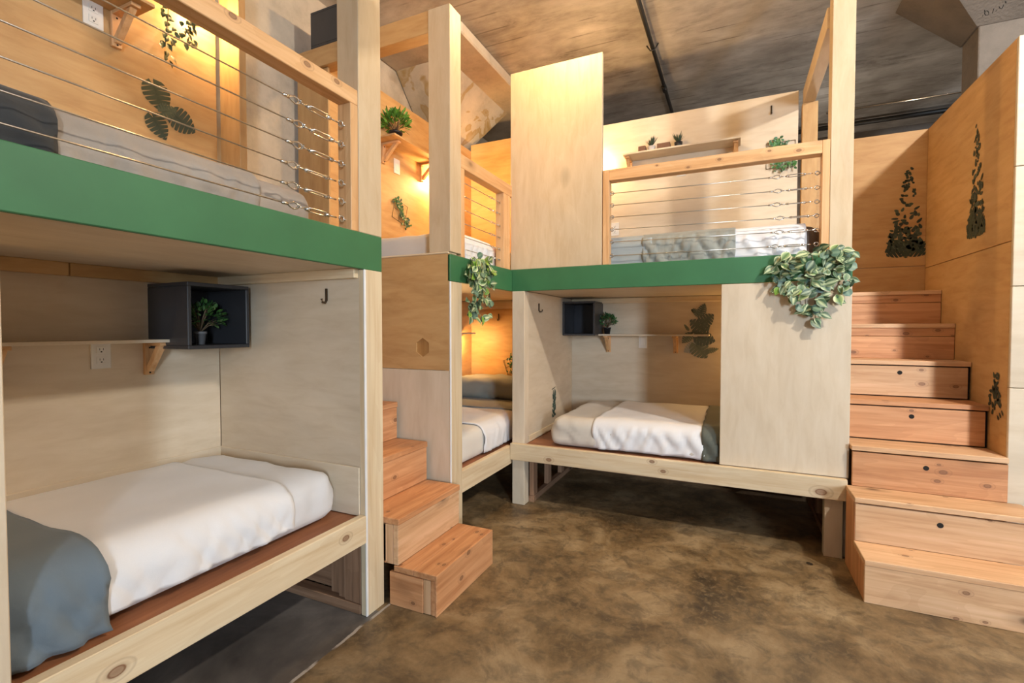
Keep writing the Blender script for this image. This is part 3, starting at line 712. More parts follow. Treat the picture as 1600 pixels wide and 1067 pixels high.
# back bunk lower
bed('mattress', 'mattress in pale sheet in the lower back bunk', G, -1.20, .55, YC + .035, 4.28, .450, .655, .07, BEIGE, amp=.011, seed=51, n=(70, 20, 10))
tag(drape('blanket', 'X', -.885, -.16, YC + .022, 4.285, .470, .664, .085, WHITE, .008, .02, 53, 44, hem=.01, skew=.03), 'white blanket over the middle of the lower back bed', 'blanket', 'folded blankets')
tag(drape('blanket', 'X', -.175, .5, YC + .014, 4.29, .462, .672, .09, DKSAGE, .008, .03, 55, 40), 'dark sage cover at the right end of the lower back bed', 'blanket', 'folded blankets')
# back bunk upper
bed('mattress', 'mattress in taupe sheet behind the railing of the upper back bunk', G, -1.36, .47, YC + .075, 4.30, 1.66, 1.915, .07, BROWNM, amp=.007, seed=61, n=(44, 14, 7))
tag(drape('blanket', 'X', -.02, .385, YC + .060, 4.305, 1.72, 1.928, .085, WHITE, .007, .024, 63, 36, hem=.03), 'white blanket on the upper back bed nearest the right post', 'blanket', 'folded blankets')
tag(drape('blanket', 'X', -.56, .005, YC + .052, 4.31, 1.675, 1.936, .09, SAGE, .008, .040, 65, 60), 'crumpled sage grey cover in the middle of the upper back bed', 'blanket', 'folded blankets')
tag(drape('blanket', 'X', -1.34, -.50, YC + .061, 4.305, 1.675, 1.93, .07, GREYBL, .004, .004, 67, 36), 'smooth blue-grey sheet on the upper back bed beside the tall panel', 'blanket', 'folded blankets')

# ------------------------------------------------------------------ shelves, cubes, outlets, hooks
def shelf(label, wall, a0, a1, z, depth, brackets, w=XB, mat='birch'):
    """wall 'X': on the plane x=w facing +X, runs along Y. wall 'Y': on y=w facing -Y, runs along X"""
    T = lambda a, d, zz: (w + d, a, zz) if wall == 'X' else (a, w - d, zz)
    s = thing('wall_shelf', label, 'shelf', T((a0 + a1) / 2, 0, z - .19), 'plywood wall shelves')
    def bx(nm, a, b, d0, d1, z0, z1, m, p, ax=None):
        P, Q = T(a, d0, z0), T(b, d1, z1)
        return box(nm, p, P[0], Q[0], P[1], Q[1], z0, z1, m, .0015, ax)
    bx('board', a0, a1, 0, depth, z - .014, z, mat, s)
    for bk in brackets:
        up = bx('bracket', bk - .019, bk + .019, 0, .018, z - .165, z - .014, 'rail', s, 'Z')
        bx('arm', bk - .019, bk + .019, .018, depth * .82, z - .030, z - .0145, 'rail', up)
        pr = [(.016, z - .125), (.016, z - .150), (.030, z - .150), (depth * .74, z - .031), (depth * .74 - .034, z - .031)]
        if wall == 'X': o = prism('brace', up, [(w + d, zz) for d, zz in pr], 'Y', bk - .013, bk + .013, wood('rail', 'Z'), bev=.001)
        else: o = prism('brace', up, [(w - d, zz) for d, zz in pr], 'X', bk - .013, bk + .013, wood('rail', 'Z'), bev=.001)
        for zz in (z - .155, z - .04):
            bm = bmesh.new(); d = Vector((1, 0, 0)) if wall == 'X' else Vector((0, -1, 0))
            tube(bm, [Vector((0, 0, 0)), d * .002], .004, 8)
            bm_obj('screw', bm, DARK, T(bk, .0175, zz), up)
    return s
shelf('plywood shelf under the grey cube in the nearest lower bunk', 'X', .05, 1.42, 1.252, .165, (1.318, .79), mat='birch')
shelf('plywood shelf high on the wall of the upper left bunk', 'X', -.2, 1.27, 2.695, .20, (1.215, .45), mat='birch_warm')
shelf('plywood shelf holding a bushy plant in the upper corner bunk', 'X', 2.88, 3.75, 2.742, .20, (2.985, 3.49), mat='birch_warm')
shelf('plywood shelf inside the lower corner bunk above the lamp', 'X', 3.2, 4.15, 1.262, .17, (3.4, 3.95))
YW = YB - .018
shelf('plywood shelf with small plant in the lower back bunk', 'Y', -1.10, -.18, 1.252, .165, (-1.035, -.452), YW)
shelf('long plywood shelf carrying two spiky plants in the upper back bunk', 'Y', -.88, .035, 2.80, .19, (-.85, .0), YW)

def cube(label, x0, x1, y0, y1, z0, z1, face):
    r = thing('cube_shelf', label, 'shelf', ((x0 + x1) / 2, (y0 + y1) / 2, z0), 'charcoal cube shelves'); t = .017
    box('top_panel', r, x0, x1, y0, y1, z1 - t, z1, CHAR); box('bottom_panel', r, x0, x1, y0, y1, z0, z0 + t, CHAR)
    if face == 'X':
        box('side_panel', r, x0, x1, y0, y0 + t, z0 + t, z1 - t, CHAR); box('side_panel', r, x0, x1, y1 - t, y1, z0 + t, z1 - t, CHAR)
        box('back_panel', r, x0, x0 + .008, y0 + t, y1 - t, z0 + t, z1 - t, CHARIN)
    else:
        box('side_panel', r, x0, x0 + t, y0, y1, z0 + t, z1 - t, CHAR); box('side_panel', r, x1 - t, x1, y0, y1, z0 + t, z1 - t, CHAR)
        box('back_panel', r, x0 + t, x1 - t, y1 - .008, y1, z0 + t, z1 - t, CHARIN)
cube('charcoal cube shelf holding a leafy plant in the nearest lower bunk', XB + .001, XB + .30, 1.322, 1.618, 1.208, 1.508, 'X')
cube('empty charcoal cube shelf in the lower back bunk', -1.383, -1.09, YW - .29, YW - .001, 1.24, 1.54, 'Y')
cube('charcoal cube standing high on the beam of the corner bunk', -2.57, -2.33, 2.38, 2.62, 3.152, 3.39, 'X')
def outlet(label, T, n, switch=False):
    """T maps (along, out, up) offsets to world"""
    r = thing('wall_outlet', label, 'outlet', T(0, 0, -.06), 'white wall outlets')
    def bx(nm, a0, a1, d0, d1, z0, z1, m, p=r):
        P, Q = T(a0, d0, z0), T(a1, d1, z1)
        return box(nm, p, P[0], Q[0], P[1], Q[1], P[2], Q[2], m, .001)
    bx('cover_plate', -.036, .036, .0005, .006, -.058, .058, WHITEP)
    if switch: bx('rocker', -.017, .017, .006, .009, -.034, .034, WHITEP); return
    for z in (-.022, .022):
        s = bx('socket', -.017, .017, .006, .0085, z - .015, z + .015, WHITEP)
        for a in (-.007, .006): bx('slot', a, a + .002, .0085, .0088, z - .001, z + .008, DARK, s)
        bx('slot', -.003, .003, .0085, .0088, z - .010, z - .005, DARK, s)
wx = lambda y, z: (lambda a, d, u: (XB + d, y + a, z + u))
wy = lambda x, z: (lambda a, d, u: (x + a, YW - d, z + u))
outlet('white outlet below the shelf in the nearest lower bunk', wx(1.135, 1.186), 0)
outlet('white outlet below the shelf high in the upper left bunk', wx(1.135, 2.63), 0)
outlet('blank white switch plate under the upper corner shelf', wx(3.155, 2.605), 0, True)
outlet('blank white switch plate under the lower back bunk shelf', wy(-.73, 1.186), 0, True)
outlet('blank white switch plate under the long upper back shelf', wy(-.42, 2.66), 0, True)
outlet('white outlet low on the wall beside the tall panel', wy(-.985, 2.20), 0)
def hook(label, T):
    r = tubes('coat_hook', None, [[T(0, .004, .03), T(0, .004, -.025), T(0, .012, -.035), T(0, .028, -.033), T(0, .033, -.018)]], .006, BRONZE, T(0, 0, 0), 8)
    tag(r, label, 'hook', 'small bronze hooks')
hook('small bronze hook on the end wall of nearest lower bunk', lambda a, d, u: (-1.712 + a, YA - d, 1.455 + u))
hook('small bronze hook on the left wall of the lower back bunk', lambda a, d, u: (-1.386 + d, 3.50 + a, 1.467 + u))
hook('small bronze hook high on the wall of the upper back bunk', lambda a, d, u: (.253 + a, YW - d, 3.035 + u))
hook('small bronze hook inside the lower corner bunk near the vine', lambda a, d, u: (-2.16 + a, YB - .018 - d, 1.42 + u))

# ------------------------------------------------------------------ plants
def leaf_mesh(name, L, W, cols, fold=.25, bend=.2, rnd=False):
    """leaf along +X with vertex colours: (centre, mid, edge)"""
    vs, fs, vc = [], [], []; n = 6
    for i in range(n + 1):
        t = i / n
        w = W * (math.sin(PI * t ** .85) if not rnd else math.sqrt(max(0, 1 - (2 * t - 1) ** 2)))
        z = -bend * L * t * t
        for j, s in enumerate((-1, -.55, 0, .55, 1)):
            vs.append((L * t - (abs(s) * .06 * L), w * s, z + abs(s) * w * fold)); vc.append(cols[2] if abs(s) == 1 else cols[1] if s else cols[0])
    for i in range(n):
        for j in range(4):
            a = i * 5 + j; fs.append((a, a + 1, a + 6, a + 5))
    me = bpy.data.meshes.new(name); me.from_pydata(vs, [], fs)
    ca = me.color_attributes.new('col', 'FLOAT_COLOR', 'POINT')
    for i, c in enumerate(vc): ca.data[i].color = (*c, 1)
    me.materials.append(LEAFV); me.polygons.foreach_set('use_smooth', [True] * len(me.polygons)); return me
LM = [leaf_mesh('leaf_striped', .066, .022, ((.60, .64, .42), (.035, .10, .05), (.42, .48, .30))),
      leaf_mesh('leaf_dark', .060, .021, ((.40, .46, .28), (.025, .075, .045), (.10, .17, .09))),
      leaf_mesh('leaf_round', .046, .024, ((.18, .27, .20), (.08, .15, .115), (.11, .19, .14)), .05, .1, True),
      leaf_mesh('leaf_lime', .055, .020, ((.28, .42, .07), (.16, .36, .05), (.50, .58, .14))),
      leaf_mesh('leaf_cream', .060, .023, ((.08, .17, .07), (.28, .38, .18), (.72, .72, .52))),
      leaf_mesh('leaf_vine', .052, .017, ((.07, .085, .03), (.03, .045, .018), (.045, .06, .025)))]
def hanging(label, T, pts, weights, stems, base):
    """T maps (across, out, up) to world; pts = list of (a, out, z)"""
    r = thing('hanging_plant', label, 'plant', T(*base), 'trailing artificial plants')
    tubes('stem', r, [[T(*p) for p in st] for st in stems], .0022, STEM, T(*base), 5)
    X = Vector(T(1, 0, 0)) - Vector(T(0, 0, 0)); O = Vector(T(0, 1, 0)) - Vector(T(0, 0, 0)); Z = Vector((0, 0, 1))
    for (a, o, z) in pts:
        me = random.choices(LM[:5], weights)[0]
        ang = random.uniform(-PI, PI); d = (X * math.cos(ang) + Z * (math.sin(ang) * .7 - .45) + O * random.uniform(.1, .7)).normalized()
        nrm = (O * 1.0 + Z * random.uniform(.0, .7) + X * random.uniform(-.5, .5)).normalized()
        yv = nrm.cross(d).normalized(); nv = d.cross(yv)
        lf = link('leaf', me, T(a, o, z), r)
        s = random.uniform(.75, 1.2)
        lf.rotation_euler = Matrix((d, yv, nv)).transposed().to_euler(); lf.scale = (s, s, s)
def cloud(n, f):
    out = []
    while len(out) < n:
        p = f()
        if p: out.append(p)
    return out
def fC():
    z = random.uniform(1.36, 1.745); a = random.uniform(.19, .60)
    t = (1.74 - z) / .38
    lo = .20 + .0 * t if t < .45 else .20 + (t - .45) * .34
    hi = .585 if t < .5 else .585 - (t - .5) * .30
    if a < lo or a > hi: return None
    b = 1 - abs(a - .38) / .24
    if t > .6 and random.random() < .5: return None
    return (a, .022 + max(0, b) * random.uniform(.0, .085) * (1 - .5 * t), z)
ptC = cloud(140, fC) + [(.42, .03, 1.36), (.40, .035, 1.345), (.445, .03, 1.385), (.56, .03, 1.52), (.575, .03, 1.56), (.565, .03, 1.60), (.36, .03, 1.42), (.37, .03, 1.40), (.38, .03, 1.44), (.405, .03, 1.375), (.43, .03, 1.40), (.585, .03, 1.66), (.60, .03, 1.69), (.59, .03, 1.72), (.55, .03, 1.755), (.52, .03, 1.765), (.21, .03, 1.66), (.195, .03, 1.63)]
TC = lambda a, o, z: (a, YC - .022 - o, z)
hanging('variegated trailing plant spilling over the right end of the green deck edge', TC, ptC, (5, 4.5, 2.6, .25, 2.0),
        [[(.40, .0, 1.735), (.40, .04, 1.70), (.41, .04, 1.55), (.42, .03, 1.36)], [(.45, .0, 1.735), (.5, .05, 1.70), (.55, .04, 1.58), (.565, .03, 1.50)],
         [(.36, 0, 1.735), (.30, .05, 1.70), (.25, .04, 1.60)], [(.38, 0, 1.735), (.36, .06, 1.68), (.37, .03, 1.42)]], (.40, .01, 1.735))
def fB():
    z = random.uniform(1.34, 1.745); a = random.uniform(2.50, 2.80); t = (1.74 - z) / .40
    lo, hi = 2.505 + .01 * t, 2.79 - .10 * max(0, t - .5)
    if a < lo or a > hi or (t > .68 and random.random() < .45): return None
    return (a, .018 + random.uniform(0, .055), z)
TBm = lambda a, o, z: (XL + o, a, z)
hanging('trailing vine hanging over the green edge of the corner bunk', TBm, cloud(135, fB), (3, 3.4, 2, 2, 1.6),
        [[(2.6, 0, 1.735), (2.6, .03, 1.70), (2.6, .03, 1.5), (2.60, .02, 1.34)], [(2.68, 0, 1.735), (2.70, .03, 1.68), (2.71, .03, 1.5)]], (2.62, .005, 1.735))

def joined_leaves(name, parent, items, loc, cols, L, W):
    """many small leaves in one mesh; items: (pos, dir, normal, scale)"""
    vs, fs, vc = [], [], []; loc = Vector(loc)
    for (p, d, nn, s) in items:
        d = Vector(d).normalized(); y = Vector(nn).cross(d)
        if y.length < 1e-4: y = d.orthogonal()
        y.normalize(); n2 = d.cross(y); b = len(vs); p = Vector(p) - loc; c = random.choice(cols)
        for (u, v, w) in ((0, 0, 0), (.35, .9, .12), (.35, 0, 0), (.35, -.9, .12), (.75, .75, .05), (.75, 0, -.06), (.75, -.75, .05), (1, 0, -.15)):
            vs.append(p + d * (u * L * s) + y * (v * W * s) + n2 * (w * W * s * 2)); vc.append(tuple(x * (1.15 if v else .8) for x in c))
        fs += [(b, b + 2, b + 1), (b, b + 3, b + 2), (b + 1, b + 2, b + 5, b + 4), (b + 2, b + 3, b + 6, b + 5), (b + 4, b + 5, b + 7), (b + 5, b + 6, b + 7)]
    me = bpy.data.meshes.new(name); me.from_pydata(vs, [], fs)
    ca = me.color_attributes.new('col', 'FLOAT_COLOR', 'POINT')
    for i, c in enumerate(vc): ca.data[i].color = (*c, 1)
    me.materials.append(LEAFB)
    o = link(name, me, loc, parent); o['kind'] = 'stuff'; return o
def potted(label, loc, rad, ph, bush, hh, cols, pot, n=160, L=.028, W=.007, up=.35, lean=(0, 0)):
    r = thing('potted_plant', label, 'plant', loc, 'small potted plants'); x, y, z = loc
    lathe('pot', r, [(rad * .72, 0), (rad * .95, ph * .80), (rad * 1.05, ph * .80), (rad * 1.05, ph), (rad * .92, ph), (rad * .88, ph * .93)], pot, loc)
    its = []; stems = []
    c = Vector((x + lean[0], y + lean[1], z + ph + hh * .45))
    for k in range(n):
        th = random.uniform(0, 2 * PI); ct = random.uniform(-.55, 1); st = math.sqrt(1 - ct * ct); q = random.uniform(.45, 1) ** .6
        d = Vector((st * math.cos(th), st * math.sin(th), ct))
        p = c + Vector((d.x * bush * q, d.y * bush * q, d.z * hh * .55 * q))
        its.append((p, d + Vector((0, 0, up)) + Vector([random.uniform(-.5, .5) for _ in range(3)]), Vector((random.uniform(-1, 1), random.uniform(-1, 1), 1)), random.uniform(.7, 1.25)))
        if k % 12 == 0: stems.append([Vector((x, y, z + ph * .9)), (Vector((x, y, z + ph)) + p) / 2 + Vector((0, 0, .01)), p])
    tubes('stem', r, stems, .0018, STEM, (x, y, z + ph), 4)
    joined_leaves('foliage', r, its, (x, y, z + ph), cols, L, W)
GR1 = [(.05, .14, .03), (.09, .22, .05), (.20, .32, .12), (.035, .10, .03)]
GR2 = [(.10, .26, .03), (.16, .36, .05), (.05, .16, .02)]
GR3 = [(.03, .10, .04), (.05, .16, .06), (.07, .20, .06)]
potted('small leafy plant in grey pot inside the grey cube', (XB + .16, 1.462, 1.225), .028, .062, .085, .14, GR1, POTGREY, 230, .024, .007, lean=(.0, .018))
potted('bushy bright green plant in black pot on the upper corner shelf', (XB + .10, 3.02, 2.742), .05, .07, .095, .15, GR2, POTBLACK, 260, .05, .008, .6)
potted('bushy green plant in black pot on the lower back shelf', (-1.03, YW - .085, 1.252), .032, .06, .072, .12, GR3, POTBLACK, 260, .026, .006, .3)
def spiky(label, loc, pot):
    r = thing('potted_plant', label, 'plant', loc, 'small potted plants'); x, y, z = loc
    lathe('pot', r, [(.026, 0), (.034, .055), (.030, .055), (.028, .05)], pot, loc)
    its = []
    for k in range(46):
        th = random.uniform(0, 2 * PI); sp = random.uniform(.2, 1.0)
        its.append(((x, y, z + .05), (math.cos(th) * sp, math.sin(th) * sp, 1), (math.cos(th), math.sin(th), .3), random.uniform(.7, 1.2)))
    joined_leaves('foliage', r, its, (x, y, z + .05), [(.05, .08, .05), (.09, .12, .07)], .085, .0045)
spiky('spiky plant in pale pot at the left of the upper back shelf', (-.655, YW - .10, 2.80), POTGLASS)
spiky('spiky plant in dark pot at the right of the upper back shelf', (-.435, YW - .10, 2.80), POTBLACK)
tag(box('storage_box', None, -.76, -.70, YW - .13, YW - .05, 2.8005, 2.862, BOXWOOD), 'dark wooden box beside the left spiky plant', 'box', 'dark wooden boxes on the shelf')
tag(box('storage_box', None, -.605, -.50, YW - .13, YW - .05, 2.8005, 2.862, BOXWOOD), 'dark wooden box between the two spiky plants', 'box', 'dark wooden boxes on the shelf')

# wire grid frames with ivy
def wireframe(label, T, w, h, diamond, leaves, tilt=0, grid=2):
    c, s = math.cos(tilt), math.sin(tilt)
    R = lambda a, u: (a * c - u * s, a * s + u * c)
    def P(a, u, d=.008):
        a2, u2 = R(a, u); return T(a2, d, u2)
    r = thing('wire_frame', label, 'wall decoration', T(0, 0, -h / 2), 'wire frames with ivy')
    tubes('frame', r, [[P(-w / 2, -h / 2), P(w / 2, -h / 2), P(w / 2, h / 2), P(-w / 2, h / 2), P(-w / 2, -h / 2)]], .0028, WIRE, T(0, .008, 0), 5)
    ps = []
    for k in range(1, grid):
        ps.append([P(-w / 2 + w * k / grid, -h / 2), P(-w / 2 + w * k / grid, h / 2)]); ps.append([P(-w / 2, -h / 2 + h * k / grid), P(w / 2, -h / 2 + h * k / grid)])
    tubes('wire', r, ps, .0016, WIRE, T(0, .008, 0), 5)
    its = []
    O = Vector(T(0, 1, 0)) - Vector(T(0, 0, 0)); X = Vector(T(1, 0, 0)) - Vector(T(0, 0, 0))
    for (a, u) in leaves:
        ang = random.uniform(-PI, PI)
        its.append((T(a, random.uniform(.014, .035), u), X * math.cos(ang) + Vector((0, 0, math.sin(ang))) + O * .35, O + X * random.uniform(-.4, .4), random.uniform(.7, 1.3)))
    joined_leaves('ivy', r, its, T(0, .02, 0), GR3 + [(.12, .17, .12)], .026, .010)
wireframe('tilted wire frame with dark ivy in the upper corner bunk', lambda a, d, u: (XB + d, 3.185 + a, 2.25 + u), .165, .165, 0,
          [(random.gauss(-.075 + t * .15, .018), .095 - t * .20 + random.gauss(0, .012)) for t in [k / 120 for k in range(120)]], math.radians(-14))
wireframe('wire grid frame with ivy behind the upper back railing', lambda a, d, u: (.322 + a, YW - d, 2.67 + u), .20, .20, 0,
          [(random.uniform(-.09, .05), .075 + random.gauss(0, .018)) for _ in range(36)] + [(random.gauss(-.02, .01), random.uniform(.06, .14)) for _ in range(18)] + [(random.uniform(-.06, .09), -.07 + random.gauss(0, .025)) for _ in range(70)], 0, 3)
wireframe('wire frame with dark leaves by the lower corner pillow', lambda a, d, u: (-2.02 + a, YB - .018 - d, .93 + u), .13, .15, 0,
          [(random.gauss(.03, .02), random.uniform(-.07, .12)) for _ in range(50)], math.radians(20))

# wall decals
def fan(name, parent, outline, place, col, colc):
    me = bpy.data.meshes.new(name)
    if len(outline) > 20:
        pv = [Vector(place(u, v)) for u, v in outline]; L = Vector(place(0, 0))
        me.from_pydata([p - L for p in pv], [], [tuple(range(len(pv)))])
        ca = me.color_attributes.new('col', 'FLOAT_COLOR', 'POINT')
        for i, (u, v) in enumerate(outline): ca.data[i].color = (*(col if i % 5 else colc), 1)
        me.materials.append(DECAL)
        return link(name, me, L, parent)
    vs = [(0, 0)] + outline; n = len(outline)
    pv = [Vector(place(u, v)) for u, v in vs]; L = pv[0]
    me.from_pydata([p - L for p in pv], [], [(0, i + 1, (i + 1) % n + 1) for i in range(n)])
    ca = me.color_attributes.new('col', 'FLOAT_COLOR', 'POINT')
    for i in range(n + 1): ca.data[i].color = (*(colc if i == 0 else col), 1)
    me.materials.append(DECAL)
    return link(name, me, L, parent)
def monstera(R, rot, slits=8, asp=1.0, mir=1):
    """split leaf: base at the notch, lobes swept towards the tip"""
    n = 7; right = []
    W = lambda t: .72 * math.sin(PI * min(1, (t * .92 + .10)) ** .75) ** .8
    for k in range(n):
        t0, t1 = k / n, (k + 1) / n
        for q in (.17, .38, .66, .85):
            t = t0 + (t1 - t0) * q; w = W(t) * (1 - .10 * abs(q - .5))
            right.append((-.72 + 1.55 * t + .14 * w - .10, w))
        if k < n - 1: right.append((-.72 + 1.55 * (t1 - .045), W(t1) * .13))
    pts = [(-.52, 0)] + [(-.86, .10)] + right + [(1.0, 0)] + [(x, -y) for x, y in right[::-1]] + [(-.86, -.10)]
    c, s_ = math.cos(rot), math.sin(rot)
    return [(R * (x * c - y * asp * s_), R * (x * s_ + y * asp * c)) for x, y in pts]
def oval(L, W, rot):
    out = []
    for k in range(10):
        th = 2 * PI * k / 10; x, y = L / 2 * math.cos(th), W / 2 * math.sin(th) * (1 - .3 * math.cos(th))
        out.append((x * math.cos(rot) - y * math.sin(rot), x * math.sin(rot) + y * math.cos(rot)))
    return out
DG = ((.035, .050, .032), (.020, .030, .020)); DG2 = ((.075, .095, .07), (.035, .05, .035)); DG3 = ((.155, .18, .165), (.085, .105, .098)); DW = ((.62, .58, .58), (.66, .62, .61))
def decal(label, T, monst, ovals, base):
    r = thing('wall_decal', label, 'wall decal', T(base[0], 0, base[1]), 'plant wall stickers')
    for k, (a, u, R, rot, c, *o) in enumerate(monst):
        asp = o[0] if o else 1.0
        fan('leaf', r, monstera(R, rot, 8, asp), lambda x, y, a=a, u=u, k=k: T(a + x, .0012 + .0006 * k, u + y), *c)
    for k, (a, u, L, W, rot, c) in enumerate(ovals):
        fan('leaf', r, oval(L, W, rot), lambda x, y, a=a, u=u, k=k: T(a + x, .0008 + .0004 * (k % 7), u + y), *c)
TA = lambda a, d, u: (XB + d, a, u)
decal('three monstera leaves printed on the upper left bunk wall', TA,
      [(1.385, 2.39, .095, -1.2, DG, .95), (1.50, 2.315, .088, -.45, DG2, 1.0), (1.385, 2.250, .082, -1.0, DG, .85), (1.43, 2.345, .06, .5, DG2, .9)], [], (1.40, 2.2))
vine = []
for k in range(80):
    t = random.random(); s = random.choice((0, 1))
    vine.append(((1.405 if s == 0 else 1.475) + .012 * math.sin(t * 14) + random.gauss(0, .016), 2.93 - t * (.37 if s == 0 else .27), .035, .018, random.uniform(-2.4, -.7), random.choice((DG, DG2))))
TCd = lambda a, d, u: (a, YW - d, u)
decal('cluster of grey-green monstera leaves printed beside the lower back shelf', TCd,
      [(-.335, 1.13, .085, -2.6, DW, .8), (-.25, 1.115, .115, -.9, DG3, .95), (-.215, 1.215, .115, -.25, DG3, .85), (-.275, 1.325, .115, 2.5, DG3, .85), (-.205, 1.375, .10, .7, DG3, .85), (-.24, 1.465, .075, 1.2, DG3, .7),
       (-.365, 1.215, .075, -2.3, DG3, .75), (-.16, 1.12, .075, .25, DG3, .45), (-.29, 1.44, .06, 2.2, DG3, .6)], [(-.365, 1.31, .07, .025, 2.2, DG3), (-.315, 1.27, .09, .02, .5, DG3), (-.31, 1.45, .05, .03, 2.5, DG2)], (-.27, 1.03))
def tower(cx, zb, zt, w, n, seed, k=1.0):
    rr = random.Random(seed); ov = []
    for i in range(n):
        t = rr.random() ** 2.0; half = w * (1 - t) ** .8 * .5 + .010
        if rr.random() < t * .35: continue
        ov.append((cx + rr.uniform(-half, half) + .01 * t, zb + t * (zt - zb), rr.uniform(.022, .045) * (1.25 - .5 * t), rr.uniform(.014, .024) * (1.25 - .5 * t), rr.uniform(0, PI), rr.choice((DG, DG, DG2))))
    for j in range(5): ov.append((cx + .012 * j - .02, zt - .11 + j * .03, .026 * k, .017 * k, .7 + j * .4, DG))
    return ov
TR = lambda a, d, u: (a, 4.40 - d, u)
decal('tall spray of dark leaves printed on the wall at the stair head', TR,
      [(1.075, 1.875, .095, -2.5, DG, 1.0), (1.195, 1.875, .095, -.65, DG, 1.0), (1.135, 1.87, .08, -1.57, DG, .9)], tower(1.132, 1.88, 2.45, .19, 190, 3), (1.135, 1.79))
TR2 = lambda a, d, u: (XW - d, a, u)
decal('tall spray of dark leaves printed on the right stair wall', TR2,
      [(3.55, 1.875, .095, -2.5, DG, 1.0), (3.67, 1.875, .095, -.65, DG, 1.0), (3.61, 1.87, .08, -1.57, DG, .9)], tower(3.61, 1.88, 2.45, .19, 190, 5), (3.61, 1.79))
decal('small leafy sprig printed low on the right stair wall', TR2, [], [(3.33 + random.gauss(0, .028), .97 + random.gauss(0, .055), .035, .018, random.uniform(0, PI), DG) for _ in range(46)] + [(3.26 + .02 * k, .87 - .015 * k, .03, .012, 1.0, DG) for k in range(3)], (3.33, .83))
TL2 = lambda a, d, u: (-1.386 + d, a, u)
decal('small blue-green sprig printed on the left wall of lower back bunk', TL2, [], [(3.86 + random.gauss(0, .022), .56 + .21 * k / 40, .05, .02, random.uniform(.2, 2.9), ((.06, .10, .09), (.04, .07, .065))) for k in range(40)] + [(3.85, .795, .11, .008, .15, DG2)], (3.86, .55))
# real vine hanging in the upper left bunk
r = thing('hanging_plant', 'thin leafy vine hanging beside the shelf in upper left bunk', 'plant', (XB + .09, 1.42, 2.72), 'trailing artificial plants')
tubes('stem', r, [[(XB + .09, 1.40, 2.96), (XB + .06, 1.405, 2.8), (XB + .045, 1.395, 2.62)], [(XB + .09, 1.44, 2.96), (XB + .11, 1.47, 2.85), (XB + .09, 1.475, 2.68)]], .002, STEM, (XB + .09, 1.42, 2.96), 5)
for (a, u, *_) in vine:
    me = LM[5]; ang = random.uniform(-2.6, -.5)
    d = Vector((.35, math.cos(ang), math.sin(ang))).normalized(); nv = Vector((1, random.uniform(-.5, .5), .3)).normalized(); yv = nv.cross(d).normalized(); nv = d.cross(yv)
    lf = link('leaf', me, (XB + (.05 if a < 1.44 else .09) + random.uniform(-.01, .03), a, u), r); s = random.uniform(.45, .75)
    lf.rotation_euler = Matrix((d, yv, nv)).transposed().to_euler(); lf.scale = (s, s, s)

# ------------------------------------------------------------------ warm lamps
BULB = bpy.data.materials.new('warm_bulb'); t, b = nt(BULB); b.inputs['Emission Color'].default_value = (*WARM, 1); b.inputs['Emission Strength'].default_value = 12; b.inputs['Base Color'].default_value = (1, .9, .7, 1)
def lamp(label, loc, out, watts, size=.03):
    """small round reading light on the wall; out = direction away from the wall"""
    d = Vector(out).normalized(); L = Vector(loc)
    r = thing('reading_lamp', label, 'lamp', loc, 'small warm bunk lamps')
    tubes('wall_plate', r, [[L - d * .03, L - d * .022]], .035, WHITEP, L - d * .026, 14)
    tubes('arm', r, [[L - d * .022, L - d * .008]], .008, WHITEP, L - d * .015, 8)
    bm = bmesh.new(); bmesh.ops.create_uvsphere(bm, u_segments=14, v_segments=8, radius=.018)
    bm_obj('bulb', bm, BULB, L + d * .01, r, True)
    p = light('POINT', 'lamp_light', L + d * .045, watts, WARM, size); p.parent = r; p.location = d * .045
lamp('small warm lamp above the shelf in the upper left bunk', (XB + .032, 1.56, 2.86), (1, 0, 0), 17)
lamp('small warm lamp in the near end of the nearest lower bunk', (XB + .032, .25, 1.10), (1, 0, 0), 4)
lamp('small warm lamp beside the shelf in the upper corner bunk', (XB + .032, 3.70, 2.62), (1, 0, 0), 46)
lamp('small warm lamp under the shelf in the lower corner bunk', (XB + .032, 4.06, 1.19), (1, 0, 0), 13)
lamp('small warm lamp behind the tall panel in the upper back bunk', (-1.13, YW - .032, 2.78), (0, -1, 0), 20)
lamp('small warm lamp behind the privacy panel in the lower back bunk', (.30, YW - .032, 1.16), (0, -1, 0), 9)
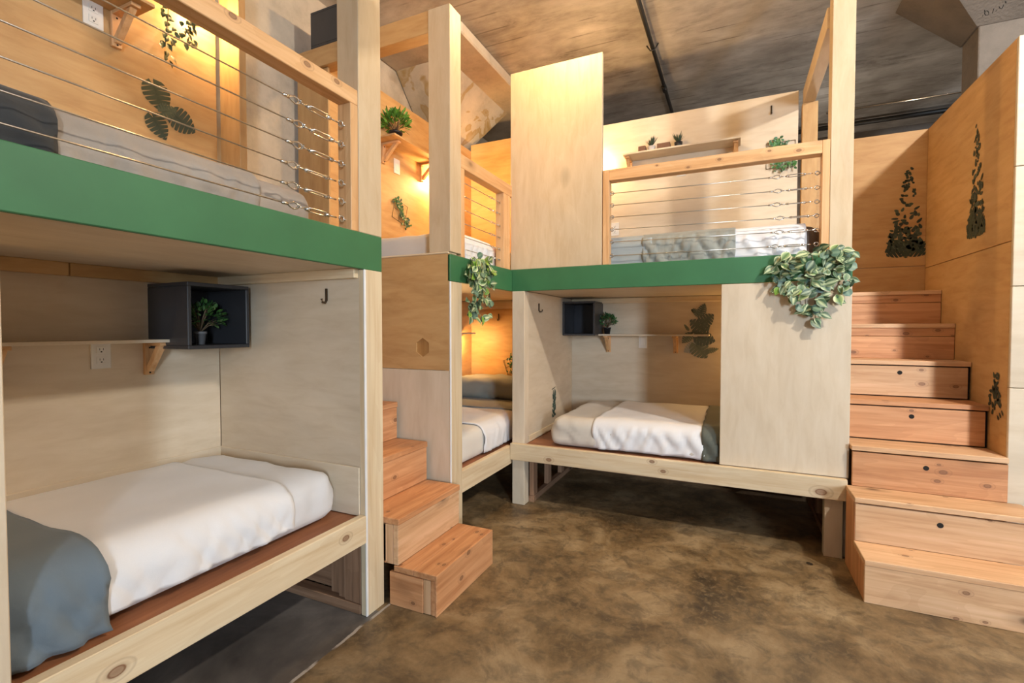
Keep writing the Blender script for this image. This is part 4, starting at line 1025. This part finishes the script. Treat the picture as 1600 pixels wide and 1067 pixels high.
# pendant lamps above the picture, then an added uplight and back fill lamp
def pendant(label, x, y, z, watts, col=(1, .64, .29), shade=True):
    r = thing('pendant_lamp', label, 'lamp', (x, y, z - .05), 'warm pendant lamps over the aisle')
    tubes('cord', r, [[(x, y, CZ), (x, y, z + .06)]], .004, BLACKPIPE, (x, y, z + .2), 6)
    bm = bmesh.new(); tube(bm, [(0, 0, .07), (0, 0, .02)], [.02, .024], 14); bm_obj('socket', bm, BLACKPIPE, (x, y, z), r, True)
    bm = bmesh.new(); bmesh.ops.create_uvsphere(bm, u_segments=16, v_segments=10, radius=.028); bm_obj('bulb', bm, BULB, (x, y, z - .02), r, True)
    if shade: lathe('shade', r, [(.115, -.005), (.10, .018), (.03, .075), (.022, .075), (.095, .010), (.112, -.008)], BLACKPIPE, (x, y, z), 24)
    p = light('POINT', 'pendant_light', (x, y, z - .02), watts, col, .05); p.parent = r; p.location = (0, 0, .03)
    return r
pendant('warm bare-bulb pendant hanging over the aisle near the corner', -1.05, 2.86, 3.47, 150)
def bowl(label, x, y, z, watts):  # unseen bowl lamp added to lift the ceiling and soft bounce
    r = thing('fill_uplight', label, 'lamp', (x, y, z - .12), 'added fill uplights over the aisle')
    o = lathe('bowl', r, [(.02, -.10), (.10, -.085), (.17, -.03), (.19, .03), (.183, .03), (.163, -.025), (.095, -.075), (.01, -.088)], BLACKPIPE, (x, y, z), 24)
    for k in range(3):
        a = 2 * PI * k / 3; tubes('cord', r, [[(x + .185 * math.cos(a), y + .185 * math.sin(a), z + .028), (x, y, CZ)]], .003, BLACKPIPE, (x, y, z + .2), 5)
    bm = bmesh.new(); bmesh.ops.create_uvsphere(bm, u_segments=16, v_segments=10, radius=.028); bm_obj('bulb', bm, BULB, (x, y, z), r, True)
    p = light('POINT', 'bowl_light', (x, y, z), watts, (1, .88, .74), .05); p.parent = r; p.location = (0, 0, .12)
bowl('added unseen bowl uplight brightening the ceiling above the aisle', -.1, 1.55, 2.98, 50)
pendant('bright pendant hanging over the aisle before the right stairs', 1.95, 1.56, 3.45, 500, (1, .92, .81), False)
pendant('added unseen fill lamp hanging behind the back bunk', .9, 5.9, 2.5, 40, (1, .88, .74), False)  # hidden lamp added to brighten the ceiling at the back
